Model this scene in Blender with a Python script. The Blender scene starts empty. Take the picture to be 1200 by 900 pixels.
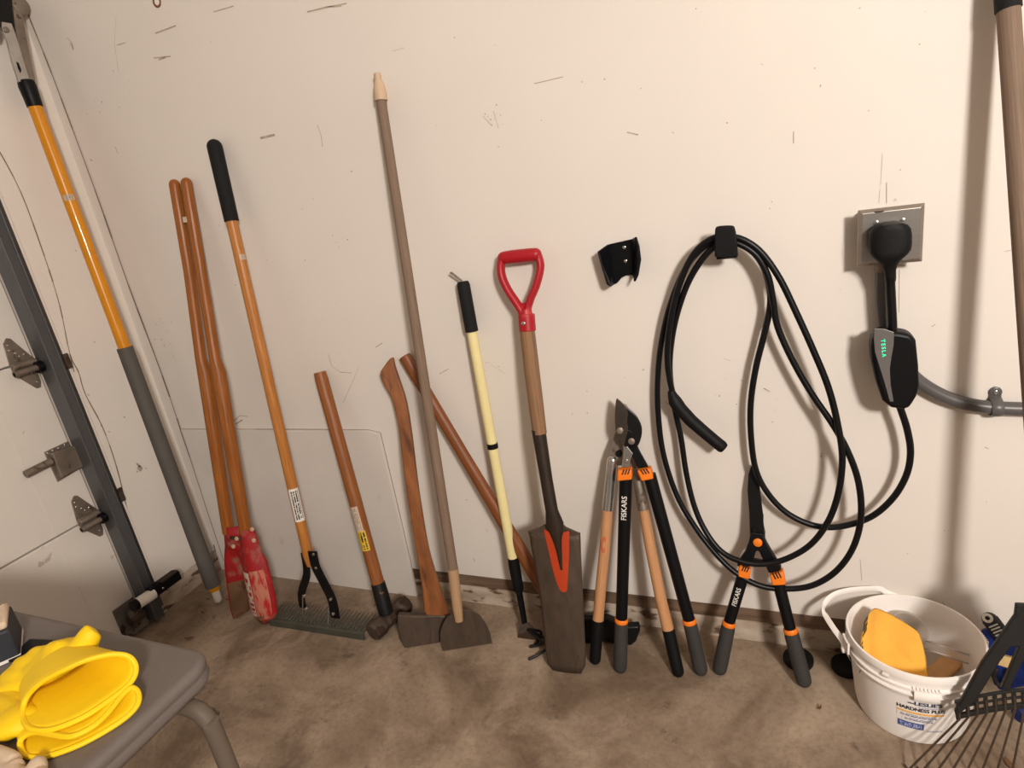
import bpy, bmesh, math, random
from mathutils import Vector as V, Matrix
random.seed(7)
SC = bpy.context.scene
COL = SC.collection
PI = math.pi

# ------------------------------------------------------------------ camera
FPX, PITCH, ROLL, HEAD = 735.71, 0.320307, -0.166755, -0.439609
CAM = V((0.0, -1.5, 1.323))
_f = V((math.sin(HEAD)*math.cos(PITCH), math.cos(HEAD)*math.cos(PITCH), -math.sin(PITCH)))
_r0 = V((math.cos(HEAD), -math.sin(HEAD), 0)); _u0 = _r0.cross(_f)
_R = math.cos(ROLL)*_r0 + math.sin(ROLL)*_u0
_U = -math.sin(ROLL)*_r0 + math.cos(ROLL)*_u0
cd = bpy.data.cameras.new('camera'); cam = bpy.data.objects.new('camera', cd); COL.objects.link(cam)
cd.sensor_fit = 'HORIZONTAL'; cd.sensor_width = 36; cd.lens = FPX/1200*36; cd.clip_start = 0.02
m = Matrix.Identity(4)
for i in range(3):
    m[i][0] = _R[i]; m[i][1] = _U[i]; m[i][2] = -_f[i]; m[i][3] = CAM[i]
cam.matrix_world = m
SC.camera = cam

# ------------------------------------------------------------------ light
SC.view_settings.view_transform = 'Standard'; SC.view_settings.look = 'None'
SC.view_settings.gamma = 1; SC.view_settings.exposure = 0.0
w = bpy.data.worlds.new('World'); SC.world = w; w.use_nodes = True
w.node_tree.nodes['Background'].inputs[0].default_value = (1.0, 0.95, 0.90, 1)
w.node_tree.nodes['Background'].inputs[1].default_value = 0.19
def area(name, loc, target, size, power, col):
    l = bpy.data.lights.new(name, 'AREA'); l.shape = 'DISK'; l.size = size; l.energy = power; l.color = col
    o = bpy.data.objects.new(name, l); COL.objects.link(o); o.location = loc
    o.rotation_euler = (V(target)-V(loc)).to_track_quat('-Z', 'Y').to_euler()
    return o
area('ceiling_lamp', (1.45, -2.9, 2.2), (0.1, 0.0, 0.8), 0.42, 113, (1.0, 0.935, 0.87))

# ------------------------------------------------------------------ picking points at their real depth
def ray(x, y): return _R*((x-600)/FPX) - _U*((y-450)/FPX) + _f
def W(x, y, Y=0.0):
    d = ray(x, y); return CAM + d*((Y-CAM.y)/d.y)
def FL(x, y, z=0.0):
    d = ray(x, y); return CAM + d*((z-CAM.z)/d.z)
def XP(x, y, X):
    d = ray(x, y); return CAM + d*((X-CAM.x)/d.x)
class Plane:
    def __init__(s, p, n): s.p = V(p); s.n = V(n).normalized()
    def __call__(s, x, y, off=0.0):
        d = ray(x, y); p0 = s.p + s.n*off
        return CAM + d*((p0-CAM).dot(s.n)/d.dot(s.n))
def plane3(a, b, c):
    n = (b-a).cross(c-a)
    if n.dot(CAM-a) < 0: n = -n
    return Plane(a, n)
def near(A, B, x, y):
    """point of line AB nearest to the sight line through a photo point"""
    d = ray(x, y).normalized(); e = (B-A).normalized(); w0 = A-CAM
    b = e.dot(d); t = (b*d.dot(w0)-e.dot(w0))/(1-b*b)
    return A + e*t

# ------------------------------------------------------------------ mesh helpers
class MB:
    def __init__(s): s.v = []; s.f = []; s.uv = []
    def add(s, vs, fs, uvs=None):
        o = len(s.v); s.v += [V(p) for p in vs]
        for k, f in enumerate(fs):
            s.f.append([i+o for i in f])
            s.uv.append(uvs[k] if uvs else [(0, 0)]*len(f))
        return s
    def tube(s, pts, rad, n=14, cap='flat', ref=None, closed=False):
        pts = [V(p) for p in pts]
        if not isinstance(rad, (list, tuple)): rad = [rad]*len(pts)
        rad = [r if isinstance(r, tuple) else (r, r) for r in rad]
        if cap in ('round', 'roundstart', 'roundend') and not closed:
            k = 5
            def hemi(p, q, r):
                t = (q-p).normalized(); R0 = max(r); o = []
                for i in range(k):
                    a = PI/2*i/k
                    o.append((p+t*R0*(1-math.cos(a)), (max(r[0]*math.sin(a), 1e-5), max(r[1]*math.sin(a), 1e-5))))
                o.append((p+t*R0, r)); return o
            a = hemi(pts[0], pts[1], rad[0]) if cap != 'roundend' else [(pts[0], rad[0])]
            b = hemi(pts[-1], pts[-2], rad[-1]) if cap != 'roundstart' else [(pts[-1], rad[-1])]
            mid = list(zip(pts[1:-1], rad[1:-1]))
            seq = a + mid + b[::-1]
            pts = [q[0] for q in seq]; rad = [q[1] for q in seq]
        N = len(pts); T = []
        for i in range(N):
            if closed: t = pts[(i+1) % N]-pts[i-1]
            else: t = pts[min(i+1, N-1)]-pts[max(i-1, 0)]
            if t.length < 1e-9: t = T[-1] if T else V((0, 0, 1))
            T.append(t.normalized())
        if ref is None:
            ref0 = V((0, -1, 0)) if abs(T[0].y) < .9 else V((1, 0, 0))
        else: ref0 = V(ref)
        vs = []; L = 0; prev = None; Ls = []
        for i in range(N):
            base = ref0 if (ref is not None or prev is None) else prev
            a = base - T[i]*base.dot(T[i])
            if a.length < 1e-6: a = T[i].orthogonal()
            a.normalize(); prev = a; b = T[i].cross(a)
            if i: L += (pts[i]-pts[i-1]).length
            Ls.append(L)
            for j in range(n):
                th = 2*PI*j/n
                vs.append(pts[i] + a*rad[i][0]*math.cos(th) + b*rad[i][1]*math.sin(th))
        fs = []; us = []
        for i in range(N if closed else N-1):
            i2 = (i+1) % N
            for j in range(n):
                j2 = (j+1) % n
                fs.append([i*n+j, i*n+j2, i2*n+j2, i2*n+j])
                l2 = Ls[i2] if i2 else L
                us.append([(j/n, Ls[i]), ((j+1)/n, Ls[i]), ((j+1)/n, l2), (j/n, l2)])
        if cap and not closed:
            fs.append(list(range(n))[::-1]); us.append([(.5, 0)]*n)
            fs.append([(N-1)*n+j for j in range(n)]); us.append([(.5, L)]*n)
        return s.add(vs, fs, us)
    def prism(s, out, off):
        out = [V(p) for p in out]; n = len(out); off = V(off)
        fs = [list(range(n))[::-1], [n+i for i in range(n)]]
        fs += [[i, (i+1) % n, n+(i+1) % n, n+i] for i in range(n)]
        return s.add(out+[p+off for p in out], fs)
    def prism_px(s, pxs, pl, o0, o1):
        a = [pl(x, y, o0) for x, y in pxs]; b = [p+pl.n*(o1-o0) for p in a]
        n = len(a)
        fs = [list(range(n))[::-1], [n+i for i in range(n)]]
        fs += [[i, (i+1) % n, n+(i+1) % n, n+i] for i in range(n)]
        return s.add(a+b, fs)
    def box(s, lo, hi):
        x0, y0, z0 = lo; x1, y1, z1 = hi
        vs = [(x0,y0,z0),(x1,y0,z0),(x1,y1,z0),(x0,y1,z0),(x0,y0,z1),(x1,y0,z1),(x1,y1,z1),(x0,y1,z1)]
        return s.add(vs, [[0,3,2,1],[4,5,6,7],[0,1,5,4],[1,2,6,5],[2,3,7,6],[3,0,4,7]])
    def obox(s, c, a, b, n):
        """oriented box: centre and three half-axis vectors"""
        c, a, b, n = V(c), V(a), V(b), V(n)
        vs = [c+a*i+b*j+n*k for k in (-1, 1) for i, j in ((-1,-1),(1,-1),(1,1),(-1,1))]
        return s.add(vs, [[0,3,2,1],[4,5,6,7],[0,1,5,4],[1,2,6,5],[2,3,7,6],[3,0,4,7]])
    def grid(s, fn, nu, nv, wrap=False):
        vs = [fn(i/nu, j/nv) for j in range(nv+1) for i in range(nu+(0 if wrap else 1))]
        c = nu if wrap else nu+1; fs = []; us = []
        for j in range(nv):
            for i in range(nu):
                i2 = (i+1) % c if wrap else i+1
                fs.append([j*c+i, j*c+i2, (j+1)*c+i2, (j+1)*c+i])
                us.append([(i/nu, j/nv), ((i+1)/nu, j/nv), ((i+1)/nu, (j+1)/nv), (i/nu, (j+1)/nv)])
        return s.add(vs, fs, us)
    def lathe(s, prof, p0, axis=(0, 0, 1), n=32):
        ax = V(axis).normalized(); a = ax.orthogonal().normalized(); b = ax.cross(a); p0 = V(p0)
        N = len(prof)
        return s.grid(lambda u, v: p0 + ax*prof[round(v*(N-1))][1] + (a*math.cos(2*PI*u)+b*math.sin(2*PI*u))*prof[round(v*(N-1))][0], n, N-1, wrap=True)
    def ball(s, c, r, n=12):
        c = V(c); r = r if isinstance(r, tuple) else (r, r, r)
        return s.grid(lambda u, v: c + V((r[0]*math.cos(2*PI*u)*math.sin(PI*max(v, 1e-3)), r[1]*math.sin(2*PI*u)*math.sin(PI*max(v, 1e-3)), r[2]*math.cos(PI*v))), n, n//2+2, wrap=True)
    def disc(s, c, axis, r, h, n=16):
        ax = V(axis).normalized(); c = V(c)
        return s.tube([c, c+ax*h*.7, c+ax*h], [r, r, r*.75], n)
    def sheet(s, rows, pl, n=8):
        """rows: (left x, y, right x, y, bulge) on a plane"""
        N = len(rows)
        def fn(u, v):
            r = rows[round(v*(N-1))]
            p = pl(r[0]+(r[2]-r[0])*u, r[1]+(r[3]-r[1])*u)
            return p + pl.n*r[4]*math.sin(PI*u)
        return s.grid(fn, n, N-1)

def catmull(P, k=8, closed=False):
    P = [tuple(p) for p in P]; n = len(P); out = []
    rng = range(n if closed else n-1)
    for i in rng:
        if closed: a, b, c, d = P[i-1], P[i], P[(i+1) % n], P[(i+2) % n]
        else: a, b, c, d = P[max(i-1, 0)], P[i], P[i+1], P[min(i+2, n-1)]
        for j in range(k):
            t = j/k
            out.append(tuple(.5*(2*q+(r-p)*t+(2*p-5*q+4*r-z)*t*t+(3*q-p-3*r+z)*t**3) for p, q, r, z in zip(a, b, c, d)))
    if not closed: out.append(P[-1])
    return out

BASE = {}
def thing(name, label, cat, loc, group=None):
    o = bpy.data.objects.new(name, None); COL.objects.link(o); o.empty_display_size = .03
    o.location = V(loc); BASE[o.name] = V(loc); o['label'] = label; o['category'] = cat
    if group: o['group'] = group
    return o
def obj(name, mb, mat, parent=None, loc=None, smooth=True, bevel=0, seg=2, solid=0, sub=0, off=-1, angle=40):
    base = BASE[parent.name] if parent else V(loc if loc is not None else (0, 0, 0))
    me = bpy.data.meshes.new(name)
    me.from_pydata([p-base for p in mb.v], [], mb.f)
    uvl = me.uv_layers.new(name='UVMap'); k = 0
    for f in mb.uv:
        for q in f: uvl.data[k].uv = q; k += 1
    bm = bmesh.new(); bm.from_mesh(me)
    bmesh.ops.recalc_face_normals(bm, faces=bm.faces); bm.to_mesh(me); bm.free()
    if smooth:
        me.polygons.foreach_set('use_smooth', [True]*len(me.polygons))
        me.set_sharp_from_angle(angle=math.radians(angle))
    me.materials.append(mat)
    o = bpy.data.objects.new(name, me); COL.objects.link(o)
    BASE[o.name] = base
    if parent: o.parent = parent
    else: o.location = base
    if solid:
        q = o.modifiers.new('solid', 'SOLIDIFY'); q.thickness = solid; q.offset = off
    if bevel:
        q = o.modifiers.new('bevel', 'BEVEL'); q.width = bevel; q.segments = seg; q.limit_method = 'ANGLE'; q.angle_limit = math.radians(35)
    if sub:
        q = o.modifiers.new('sub', 'SUBSURF'); q.levels = sub; q.render_levels = sub
    return o
def tag(o, label, cat, group=None):
    o['label'] = label; o['category'] = cat
    if group: o['group'] = group
    return o
def struct(o): o['kind'] = 'structure'; return o
def twin(o, delta, parent=None):
    c = o.copy(); COL.objects.link(c); c.location = V(o.location)+V(delta)
    BASE[c.name] = BASE[o.name]
    if parent: c.parent = parent
    return c
_fc = {}
def glyphs(txt, bold=0.0):
    cu = bpy.data.curves.new('t', 'FONT'); cu.body = txt; cu.size = 1; cu.resolution_u = 3; cu.offset = bold
    cu.align_x = 'CENTER'; cu.align_y = 'CENTER'
    o = bpy.data.objects.new('t', cu); COL.objects.link(o)
    dg = bpy.context.evaluated_depsgraph_get(); me = bpy.data.meshes.new_from_object(o.evaluated_get(dg))
    vs = [V(v.co) for v in me.vertices]; fs = [list(p.vertices) for p in me.polygons]
    bpy.data.objects.remove(o); bpy.data.curves.remove(cu); bpy.data.meshes.remove(me)
    return vs, fs
def text(name, txt, mapf, mat, parent, sx=1, sy=1, bold=0.0):
    vs, fs = glyphs(txt, bold)
    mb = MB(); mb.add([mapf(v.x*sx, v.y*sy) for v in vs], fs)
    return obj(name, mb, mat, parent, smooth=False)
def on_tube(c, axis, rad, up=None, eps=.0006):
    """map (x along the axis, y round the tube) to space, facing the camera"""
    a = V(axis).normalized(); n = CAM-V(c); n = (n-a*n.dot(a)).normalized(); s_ = n.cross(a)
    if up is not None: n, s_ = (n*math.cos(up)+s_*math.sin(up)), (s_*math.cos(up)-n*math.sin(up))
    def mp(x, y):
        th = y/rad
        return V(c) + a*x + (n*math.cos(th)+s_*math.sin(th))*(rad+eps)
    return mp
def patch(mp, l, h, nu=2, nv=8):
    return MB().grid(lambda u, v: mp((u-.5)*l, (v-.5)*h), nu, nv)

# ------------------------------------------------------------------ materials
def S(r, g, b):
    f = lambda c: (c/255/12.92) if c/255 <= .04045 else ((c/255+.055)/1.055)**2.4
    return (f(r), f(g), f(b), 1)
def mk(name, col, rough=.5, metal=0.0, var=.12, scale=18, stretch=(1, 1, 1), uv=False, col2=None, bump=.0, bscale=120,
       speck=None, speck_amt=.5, speck_scale=30, speck_soft=.05, emit=0, spec=.4, coat=0, trans=0, alpha=1, detail=5):
    mt = bpy.data.materials.new(name); mt.use_nodes = True
    nt = mt.node_tree; N = nt.nodes; L = nt.links; b = N['Principled BSDF']
    b.inputs['Roughness'].default_value = rough; b.inputs['Metallic'].default_value = metal
    b.inputs['Specular IOR Level'].default_value = spec; b.inputs['Coat Weight'].default_value = coat
    b.inputs['Transmission Weight'].default_value = trans
    tc = N.new('ShaderNodeTexCoord'); mp = N.new('ShaderNodeMapping'); mp.inputs['Scale'].default_value = stretch
    L.new(tc.outputs['UV' if uv else 'Object'], mp.inputs['Vector'])
    nz = N.new('ShaderNodeTexNoise'); nz.inputs['Scale'].default_value = scale; nz.inputs['Detail'].default_value = detail
    L.new(mp.outputs[0], nz.inputs['Vector'])
    mx = N.new('ShaderNodeMix'); mx.data_type = 'RGBA'
    c2 = col2 or tuple(min(1, c*(1+var)) for c in col[:3])+(1,)
    c1 = col if col2 else tuple(c*(1-var) for c in col[:3])+(1,)
    mx.inputs[6].default_value = c1; mx.inputs[7].default_value = c2
    rp = N.new('ShaderNodeMapRange'); rp.inputs[1].default_value = .3; rp.inputs[2].default_value = .7
    L.new(nz.outputs[0], rp.inputs[0]); L.new(rp.outputs[0], mx.inputs[0])
    out = mx.outputs[2]
    if speck:
        n2 = N.new('ShaderNodeTexNoise'); n2.inputs['Scale'].default_value = speck_scale; n2.inputs['Detail'].default_value = 6
        L.new(mp.outputs[0], n2.inputs['Vector'])
        r2 = N.new('ShaderNodeMapRange'); r2.inputs[1].default_value = speck_amt; r2.inputs[2].default_value = speck_amt+speck_soft
        L.new(n2.outputs[0], r2.inputs[0])
        m2 = N.new('ShaderNodeMix'); m2.data_type = 'RGBA'; m2.inputs[7].default_value = speck
        L.new(r2.outputs[0], m2.inputs[0]); L.new(out, m2.inputs[6]); out = m2.outputs[2]
    L.new(out, b.inputs['Base Color'])
    if bump:
        n3 = N.new('ShaderNodeTexNoise'); n3.inputs['Scale'].default_value = bscale; n3.inputs['Detail'].default_value = 4
        L.new(mp.outputs[0], n3.inputs['Vector'])
        bp = N.new('ShaderNodeBump'); bp.inputs['Strength'].default_value = bump; bp.inputs['Distance'].default_value = .004
        L.new(n3.outputs[0], bp.inputs['Height']); L.new(bp.outputs[0], b.inputs['Normal'])
    if emit:
        b.inputs['Emission Color'].default_value = col; b.inputs['Emission Strength'].default_value = emit
    if alpha < 1: b.inputs['Alpha'].default_value = alpha
    return mt
def wood(name, c1, c2, rough=.45, speck=None, amt=.6):
    return mk(name, c1, rough, col2=c2, uv=True, stretch=(9, 2.2, 1), scale=4, detail=7, bump=.15, bscale=6, speck=speck, speck_amt=amt, speck_scale=2.5, speck_soft=.12)

M = {}
M['wall'] = mk('painted_wall', (.75, .688, .622, 1), .62, var=.025, scale=2.2, bump=.06, bscale=60, speck=(.45, .38, .30, 1), speck_amt=.735, speck_scale=22, speck_soft=.03)
M['panel'] = mk('painted_panel', (.69, .635, .575, 1), .6, var=.05, scale=3.5, bump=.08, bscale=40, speck=(.5, .40, .30, 1), speck_amt=.66, speck_scale=9, speck_soft=.12)
M['door'] = mk('door_paint', (.72, .665, .60, 1), .55, var=.03, scale=4, bump=.1, bscale=220, speck=(.5, .43, .36, 1), speck_amt=.70, speck_scale=16, speck_soft=.05)
def floor_mat():
    mt = bpy.data.materials.new('stained_concrete'); mt.use_nodes = True
    nt = mt.node_tree; N = nt.nodes; L = nt.links; b = N['Principled BSDF']; b.inputs['Roughness'].default_value = .7
    b.inputs['Specular IOR Level'].default_value = .35
    tc = N.new('ShaderNodeTexCoord')
    def noise(sc, det, rough=.6, dist=0.0):
        n = N.new('ShaderNodeTexNoise'); n.inputs['Scale'].default_value = sc; n.inputs['Detail'].default_value = det
        n.inputs['Roughness'].default_value = rough; n.inputs['Distortion'].default_value = dist
        L.new(tc.outputs['Object'], n.inputs['Vector']); return n.outputs[0]
    def rng(o, a, c, hi=1.0):
        r = N.new('ShaderNodeMapRange'); r.inputs[1].default_value = a; r.inputs[2].default_value = c; r.inputs[4].default_value = hi
        L.new(o, r.inputs[0]); return r.outputs[0]
    def mix(f, a, c):
        m_ = N.new('ShaderNodeMix'); m_.data_type = 'RGBA'; L.new(f, m_.inputs[0])
        for k, q in ((6, a), (7, c)):
            if isinstance(q, tuple): m_.inputs[k].default_value = q
            else: L.new(q, m_.inputs[k])
        return m_.outputs[2]
    col = mix(rng(noise(3.2, 10, .62, .6), .36, .64), S(114, 95, 77), S(172, 152, 131))
    col = mix(rng(noise(1.7, 8, .6, 1.2), .53, .62, .55), col, S(92, 72, 55))
    col = mix(rng(noise(6.0, 12, .7, .8), .56, .70, .55), col, S(176, 158, 138))
    col = mix(rng(noise(9.0, 10, .7), .60, .68, .7), col, S(84, 66, 52))
    col = mix(rng(noise(70, 6, .7), .45, .75, .35), col, S(70, 56, 46))
    L.new(col, b.inputs['Base Color'])
    bp = N.new('ShaderNodeBump'); bp.inputs['Strength'].default_value = .2; bp.inputs['Distance'].default_value = .004
    L.new(noise(60, 8, .7), bp.inputs['Height']); L.new(bp.outputs[0], b.inputs['Normal'])
    return mt
M['floor'] = floor_mat()
M['curb'] = mk('dirty_curb', S(196, 182, 164), .8, col2=S(150, 130, 110), scale=9, stretch=(1, 1, 2.5), bump=.25, bscale=60, speck=S(92, 70, 54), speck_amt=.56, speck_scale=14, speck_soft=.08)
M['sill'] = mk('sill_timber', S(96, 74, 58), .8, col2=S(128, 104, 84), scale=14, stretch=(.3, 1, 4), bump=.2, bscale=60, speck=S(70, 50, 38), speck_amt=.6, speck_scale=18)
M['crack'] = mk('crack_line', S(132, 112, 96), .9)
M['scuff'] = mk('scuff_mark', S(176, 158, 142), .9, var=.25, scale=60)
M['steel_track'] = mk('track_steel', S(92, 92, 94), .34, .5, var=.12, scale=5, stretch=(4, 4, .6))
M['zinc'] = mk('dull_zinc', S(132, 120, 108), .5, .55, var=.2, scale=25, speck=S(96, 80, 66), speck_amt=.62, speck_scale=40)
M['rust'] = mk('rusty_steel', S(78, 66, 56), .7, .3, var=.35, scale=25, speck=S(60, 42, 30), speck_amt=.5, speck_scale=18)
M['bracket'] = mk('grimy_bracket', S(112, 104, 96), .6, .3, var=.25, scale=20, speck=S(66, 50, 38), speck_amt=.55, speck_scale=22)
M['chrome'] = mk('bright_steel', S(190, 186, 180), .22, .9, var=.1)
M['plate'] = mk('brushed_plate', S(172, 164, 156), .3, .9, var=.06, scale=8, stretch=(1, 1, 20))
M['black'] = mk('black_plastic', S(8, 8, 11), .45, var=.15, spec=.22)
M['rubber'] = mk('black_rubber', S(8, 8, 10), .6, spec=.25, var=.2, bump=.1, bscale=200)
M['foam'] = mk('black_foam', S(7, 7, 8), .8, var=.25, bump=.25, bscale=260)
M['cable'] = mk('cable_black', S(7, 7, 10), .4, spec=.28, var=.1)
M['grey_grip'] = mk('grey_grip', S(52, 49, 47), .7, var=.08, bump=.2, bscale=420)
M['orange'] = mk('orange_plastic', S(236, 122, 24), .45, var=.06)
M['dkline'] = mk('dark_print', S(30, 26, 24), .6)
M['white'] = mk('white_print', S(225, 220, 212), .5)
M['yellow_pole'] = mk('yellow_fibreglass', S(214, 138, 8), .28, var=.06, coat=.3)
M['grey_pole'] = mk('grey_foam_sleeve', S(86, 82, 76), .75, var=.06, bump=.1, bscale=300)
M['wood_org'] = wood('varnished_orange_wood', S(124, 67, 20), S(164, 98, 38), .35)
M['wood_sledge'] = wood('sledge_wood', S(120, 66, 28), S(154, 94, 46), .45)
M['wood_ash'] = wood('pale_ash_wood', S(180, 128, 86), S(202, 150, 106), .5)
M['wood_rake'] = wood('rake_ash_wood', S(160, 96, 38), S(196, 132, 66), .38)
M['wood_red'] = wood('red_brown_wood', S(106, 58, 26), S(142, 82, 42), .45, speck=S(92, 52, 28), amt=.56)
M['wood_axe'] = mk('axe_wood', S(110, 62, 28), .45, col2=S(150, 92, 48), scale=1, stretch=(40, 40, 5), detail=8, bump=.1, bscale=3, speck=S(84, 46, 24), speck_amt=.58, speck_scale=.8, speck_soft=.12)
M['wood_grey'] = wood('weathered_grey_wood', S(112, 92, 76), S(136, 114, 96), .75)
M['wood_worn'] = wood('worn_spade_wood', S(152, 106, 62), S(128, 102, 80), .7, speck=S(104, 88, 74), amt=.5)
M['wood_bare'] = wood('bare_light_wood', S(164, 130, 98), S(184, 150, 114), .6)
M['ferrule'] = mk('pale_ferrule', S(196, 168, 140), .5, var=.1)
M['redpaint'] = mk('worn_red_paint', S(154, 24, 28), .55, var=.25, scale=14, speck=S(150, 100, 84), speck_amt=.52, speck_scale=20, speck_soft=.16)
M['scraped'] = mk('scraped_red_paint', S(196, 96, 84), .6, col2=S(176, 130, 104), scale=22, stretch=(3, 3, .8), speck=S(176, 34, 34), speck_amt=.5, speck_scale=24, speck_soft=.12)
M['blade_dirty'] = mk('muddy_blade', S(120, 88, 62), .75, .1, var=.25, scale=16, speck=S(86, 50, 36), speck_amt=.52, speck_scale=20, speck_soft=.1)
M['redplastic'] = mk('red_plastic', S(166, 20, 32), .42, var=.06, speck=S(204, 90, 84), speck_amt=.64, speck_scale=16, speck_soft=.2)
M['oldsteel'] = mk('brown_steel', S(78, 64, 53), .55, .25, var=.2, scale=10, stretch=(5, 5, 1.2), speck=S(70, 54, 42), speck_amt=.58, speck_scale=12, speck_soft=.16)
M['socket'] = mk('dark_socket', S(50, 39, 31), .5, .3, var=.2)
M['decal'] = mk('orange_decal', S(178, 60, 24), .5, var=.05, speck=S(170, 150, 120), speck_amt=.68, speck_scale=60, speck_soft=.03)
M['blackpaint'] = mk('chipped_black_paint', S(9, 8, 9), .45, var=.3, spec=.3)
M['sleeve'] = mk('chipped_sleeve', S(14, 13, 13), .5, var=.3, speck=S(120, 88, 58), speck_amt=.62, speck_scale=26)
M['bladeblack'] = mk('coated_blade', S(26, 25, 26), .3, .4, var=.1)
M['cream'] = mk('cream_fibreglass', S(232, 218, 160), .35, var=.03, coat=.2)
M['bucket'] = mk('bucket_plastic', S(244, 237, 230), .42, var=.02, speck=S(200, 180, 156), speck_amt=.68, speck_scale=9, speck_soft=.1)
M['sponge'] = mk('yellow_sponge', S(238, 174, 70), .95, var=.07, bump=.5, bscale=300)
M['glove'] = mk('yellow_rubber_glove', S(238, 198, 14), .6, var=.06, scale=14, bump=.12, bscale=320)
M['table'] = mk('table_plastic', S(104, 95, 90), .42, var=.04, bump=.12, bscale=260)
M['tubing'] = mk('table_tubing', S(94, 82, 70), .65, .0, var=.05)
M['conduit'] = mk('grey_conduit', S(86, 83, 82), .36, var=.05)
M['face'] = mk('grey_faceplate', S(112, 108, 106), .4, .3, var=.03)
M['led'] = mk('green_led', (.0, .85, .36, 1), .5, var=0, emit=1.1)
M['clear'] = mk('clear_plastic', (.93, .88, .82, 1), .3, var=.0, trans=.9)
M['blue'] = mk('navy_plastic', S(20, 44, 120), .4, var=.1)
M['slate'] = mk('slate_rubber', S(44, 45, 50), .55, var=.08)
M['tan'] = mk('tan_bristle', S(206, 176, 122), .85, var=.12, scale=80)
M['canvas'] = mk('tan_canvas', S(206, 184, 158), .9, var=.06, bump=.2, bscale=300)
M['brush_wood'] = mk('brush_wood', S(214, 168, 116), .7, var=.15)
M['rakeblack'] = mk('rake_black', S(26, 25, 24), .5, var=.15)
M['tine'] = mk('tine_steel', S(84, 68, 54), .5, .4, var=.2)
M['teeth'] = mk('tooth_steel', S(82, 82, 72), .5, .4, var=.15)
M['leaf'] = mk('dry_leaf', S(112, 78, 50), .9, var=.3)
def printmat(name, bg, ink, sx, sy, amt=.5, rows=4):
    """rows of print too small to read"""
    mt = mk(name, bg, .5, var=.02); nt = mt.node_tree; N = nt.nodes; L = nt.links
    tc = N.new('ShaderNodeTexCoord'); mp = N.new('ShaderNodeMapping'); mp.inputs['Scale'].default_value = (sx, sy, 1)
    s0 = N.new('ShaderNodeSeparateXYZ'); L.new(tc.outputs['UV'], s0.inputs[0])
    def mth(op, a, v=None):
        q = N.new('ShaderNodeMath'); q.operation = op; L.new(a, q.inputs[0])
        if v is not None: q.inputs[1].default_value = v
        return q.outputs[0]
    rv = mth('MULTIPLY', s0.outputs[1], float(rows)); fl_ = mth('FLOOR', rv); fr_ = mth('GREATER_THAN', mth('FRACT', rv), .38)
    cb = N.new('ShaderNodeCombineXYZ'); L.new(s0.outputs[0], cb.inputs[0]); L.new(fl_, cb.inputs[1])
    L.new(cb.outputs[0], mp.inputs[0]); br = N.new('ShaderNodeTexNoise'); br.inputs['Scale'].default_value = 1; br.inputs['Detail'].default_value = 1
    L.new(mp.outputs[0], br.inputs['Vector'])
    th = N.new('ShaderNodeMath'); th.operation = 'GREATER_THAN'; th.inputs[1].default_value = amt; L.new(br.outputs[0], th.inputs[0])
    sep = N.new('ShaderNodeSeparateXYZ'); L.new(tc.outputs['UV'], sep.inputs[0])
    edge = None; rowmask = fr_
    for ax in (0, 1):
        a = N.new('ShaderNodeMath'); a.operation = 'SUBTRACT'; a.inputs[1].default_value = .5; L.new(sep.outputs[ax], a.inputs[0])
        c = N.new('ShaderNodeMath'); c.operation = 'ABSOLUTE'; L.new(a.outputs[0], c.inputs[0])
        d = N.new('ShaderNodeMath'); d.operation = 'LESS_THAN'; d.inputs[1].default_value = .43 if ax == 0 else .36; L.new(c.outputs[0], d.inputs[0])
        e = N.new('ShaderNodeMath'); e.operation = 'MULTIPLY'; L.new(d.outputs[0], e.inputs[0])
        L.new((edge or th).outputs[0], e.inputs[1]); edge = e
    e = N.new('ShaderNodeMath'); e.operation = 'MULTIPLY'; L.new(edge.outputs[0], e.inputs[0]); L.new(rowmask, e.inputs[1]); edge = e
    b = N['Principled BSDF']; src = b.inputs['Base Color'].links[0].from_socket
    mx = N.new('ShaderNodeMix'); mx.data_type = 'RGBA'; mx.inputs[7].default_value = ink
    L.new(edge.outputs[0], mx.inputs[0]); L.new(src, mx.inputs[6]); L.new(mx.outputs[2], b.inputs['Base Color'])
    return mt
M['lab_white'] = printmat('white_label_print', S(226, 220, 210), S(60, 56, 52), 30, 3.7, .42, 5)
M['lab_yellow'] = printmat('yellow_label_print', S(214, 178, 50), S(52, 42, 26), 16, 3.7, .45, 3)
M['lab_grey'] = printmat('worn_grey_label', S(196, 178, 158), S(150, 130, 112), 22, 3.7, .45, 4)
M['lab_red'] = printmat('red_brand_label', S(206, 186, 168), S(166, 40, 30), 3.7, 5.3, .45, 9)
M['lab_blue'] = printmat('blue_print_lines', S(238, 230, 222), S(70, 90, 150), 34, 3.7, .42, 2)
M['lab_block'] = printmat('blue_print_block', S(66, 84, 150), S(200, 206, 224), 30, 3.7, .5, 4)
M['lab_amber'] = mk('amber_stripe', S(240, 178, 80), .5, var=.03)
M['navy_ink'] = mk('navy_ink', S(44, 48, 84), .5)
M['black_ink'] = mk('black_ink', S(44, 38, 44), .5)

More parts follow.
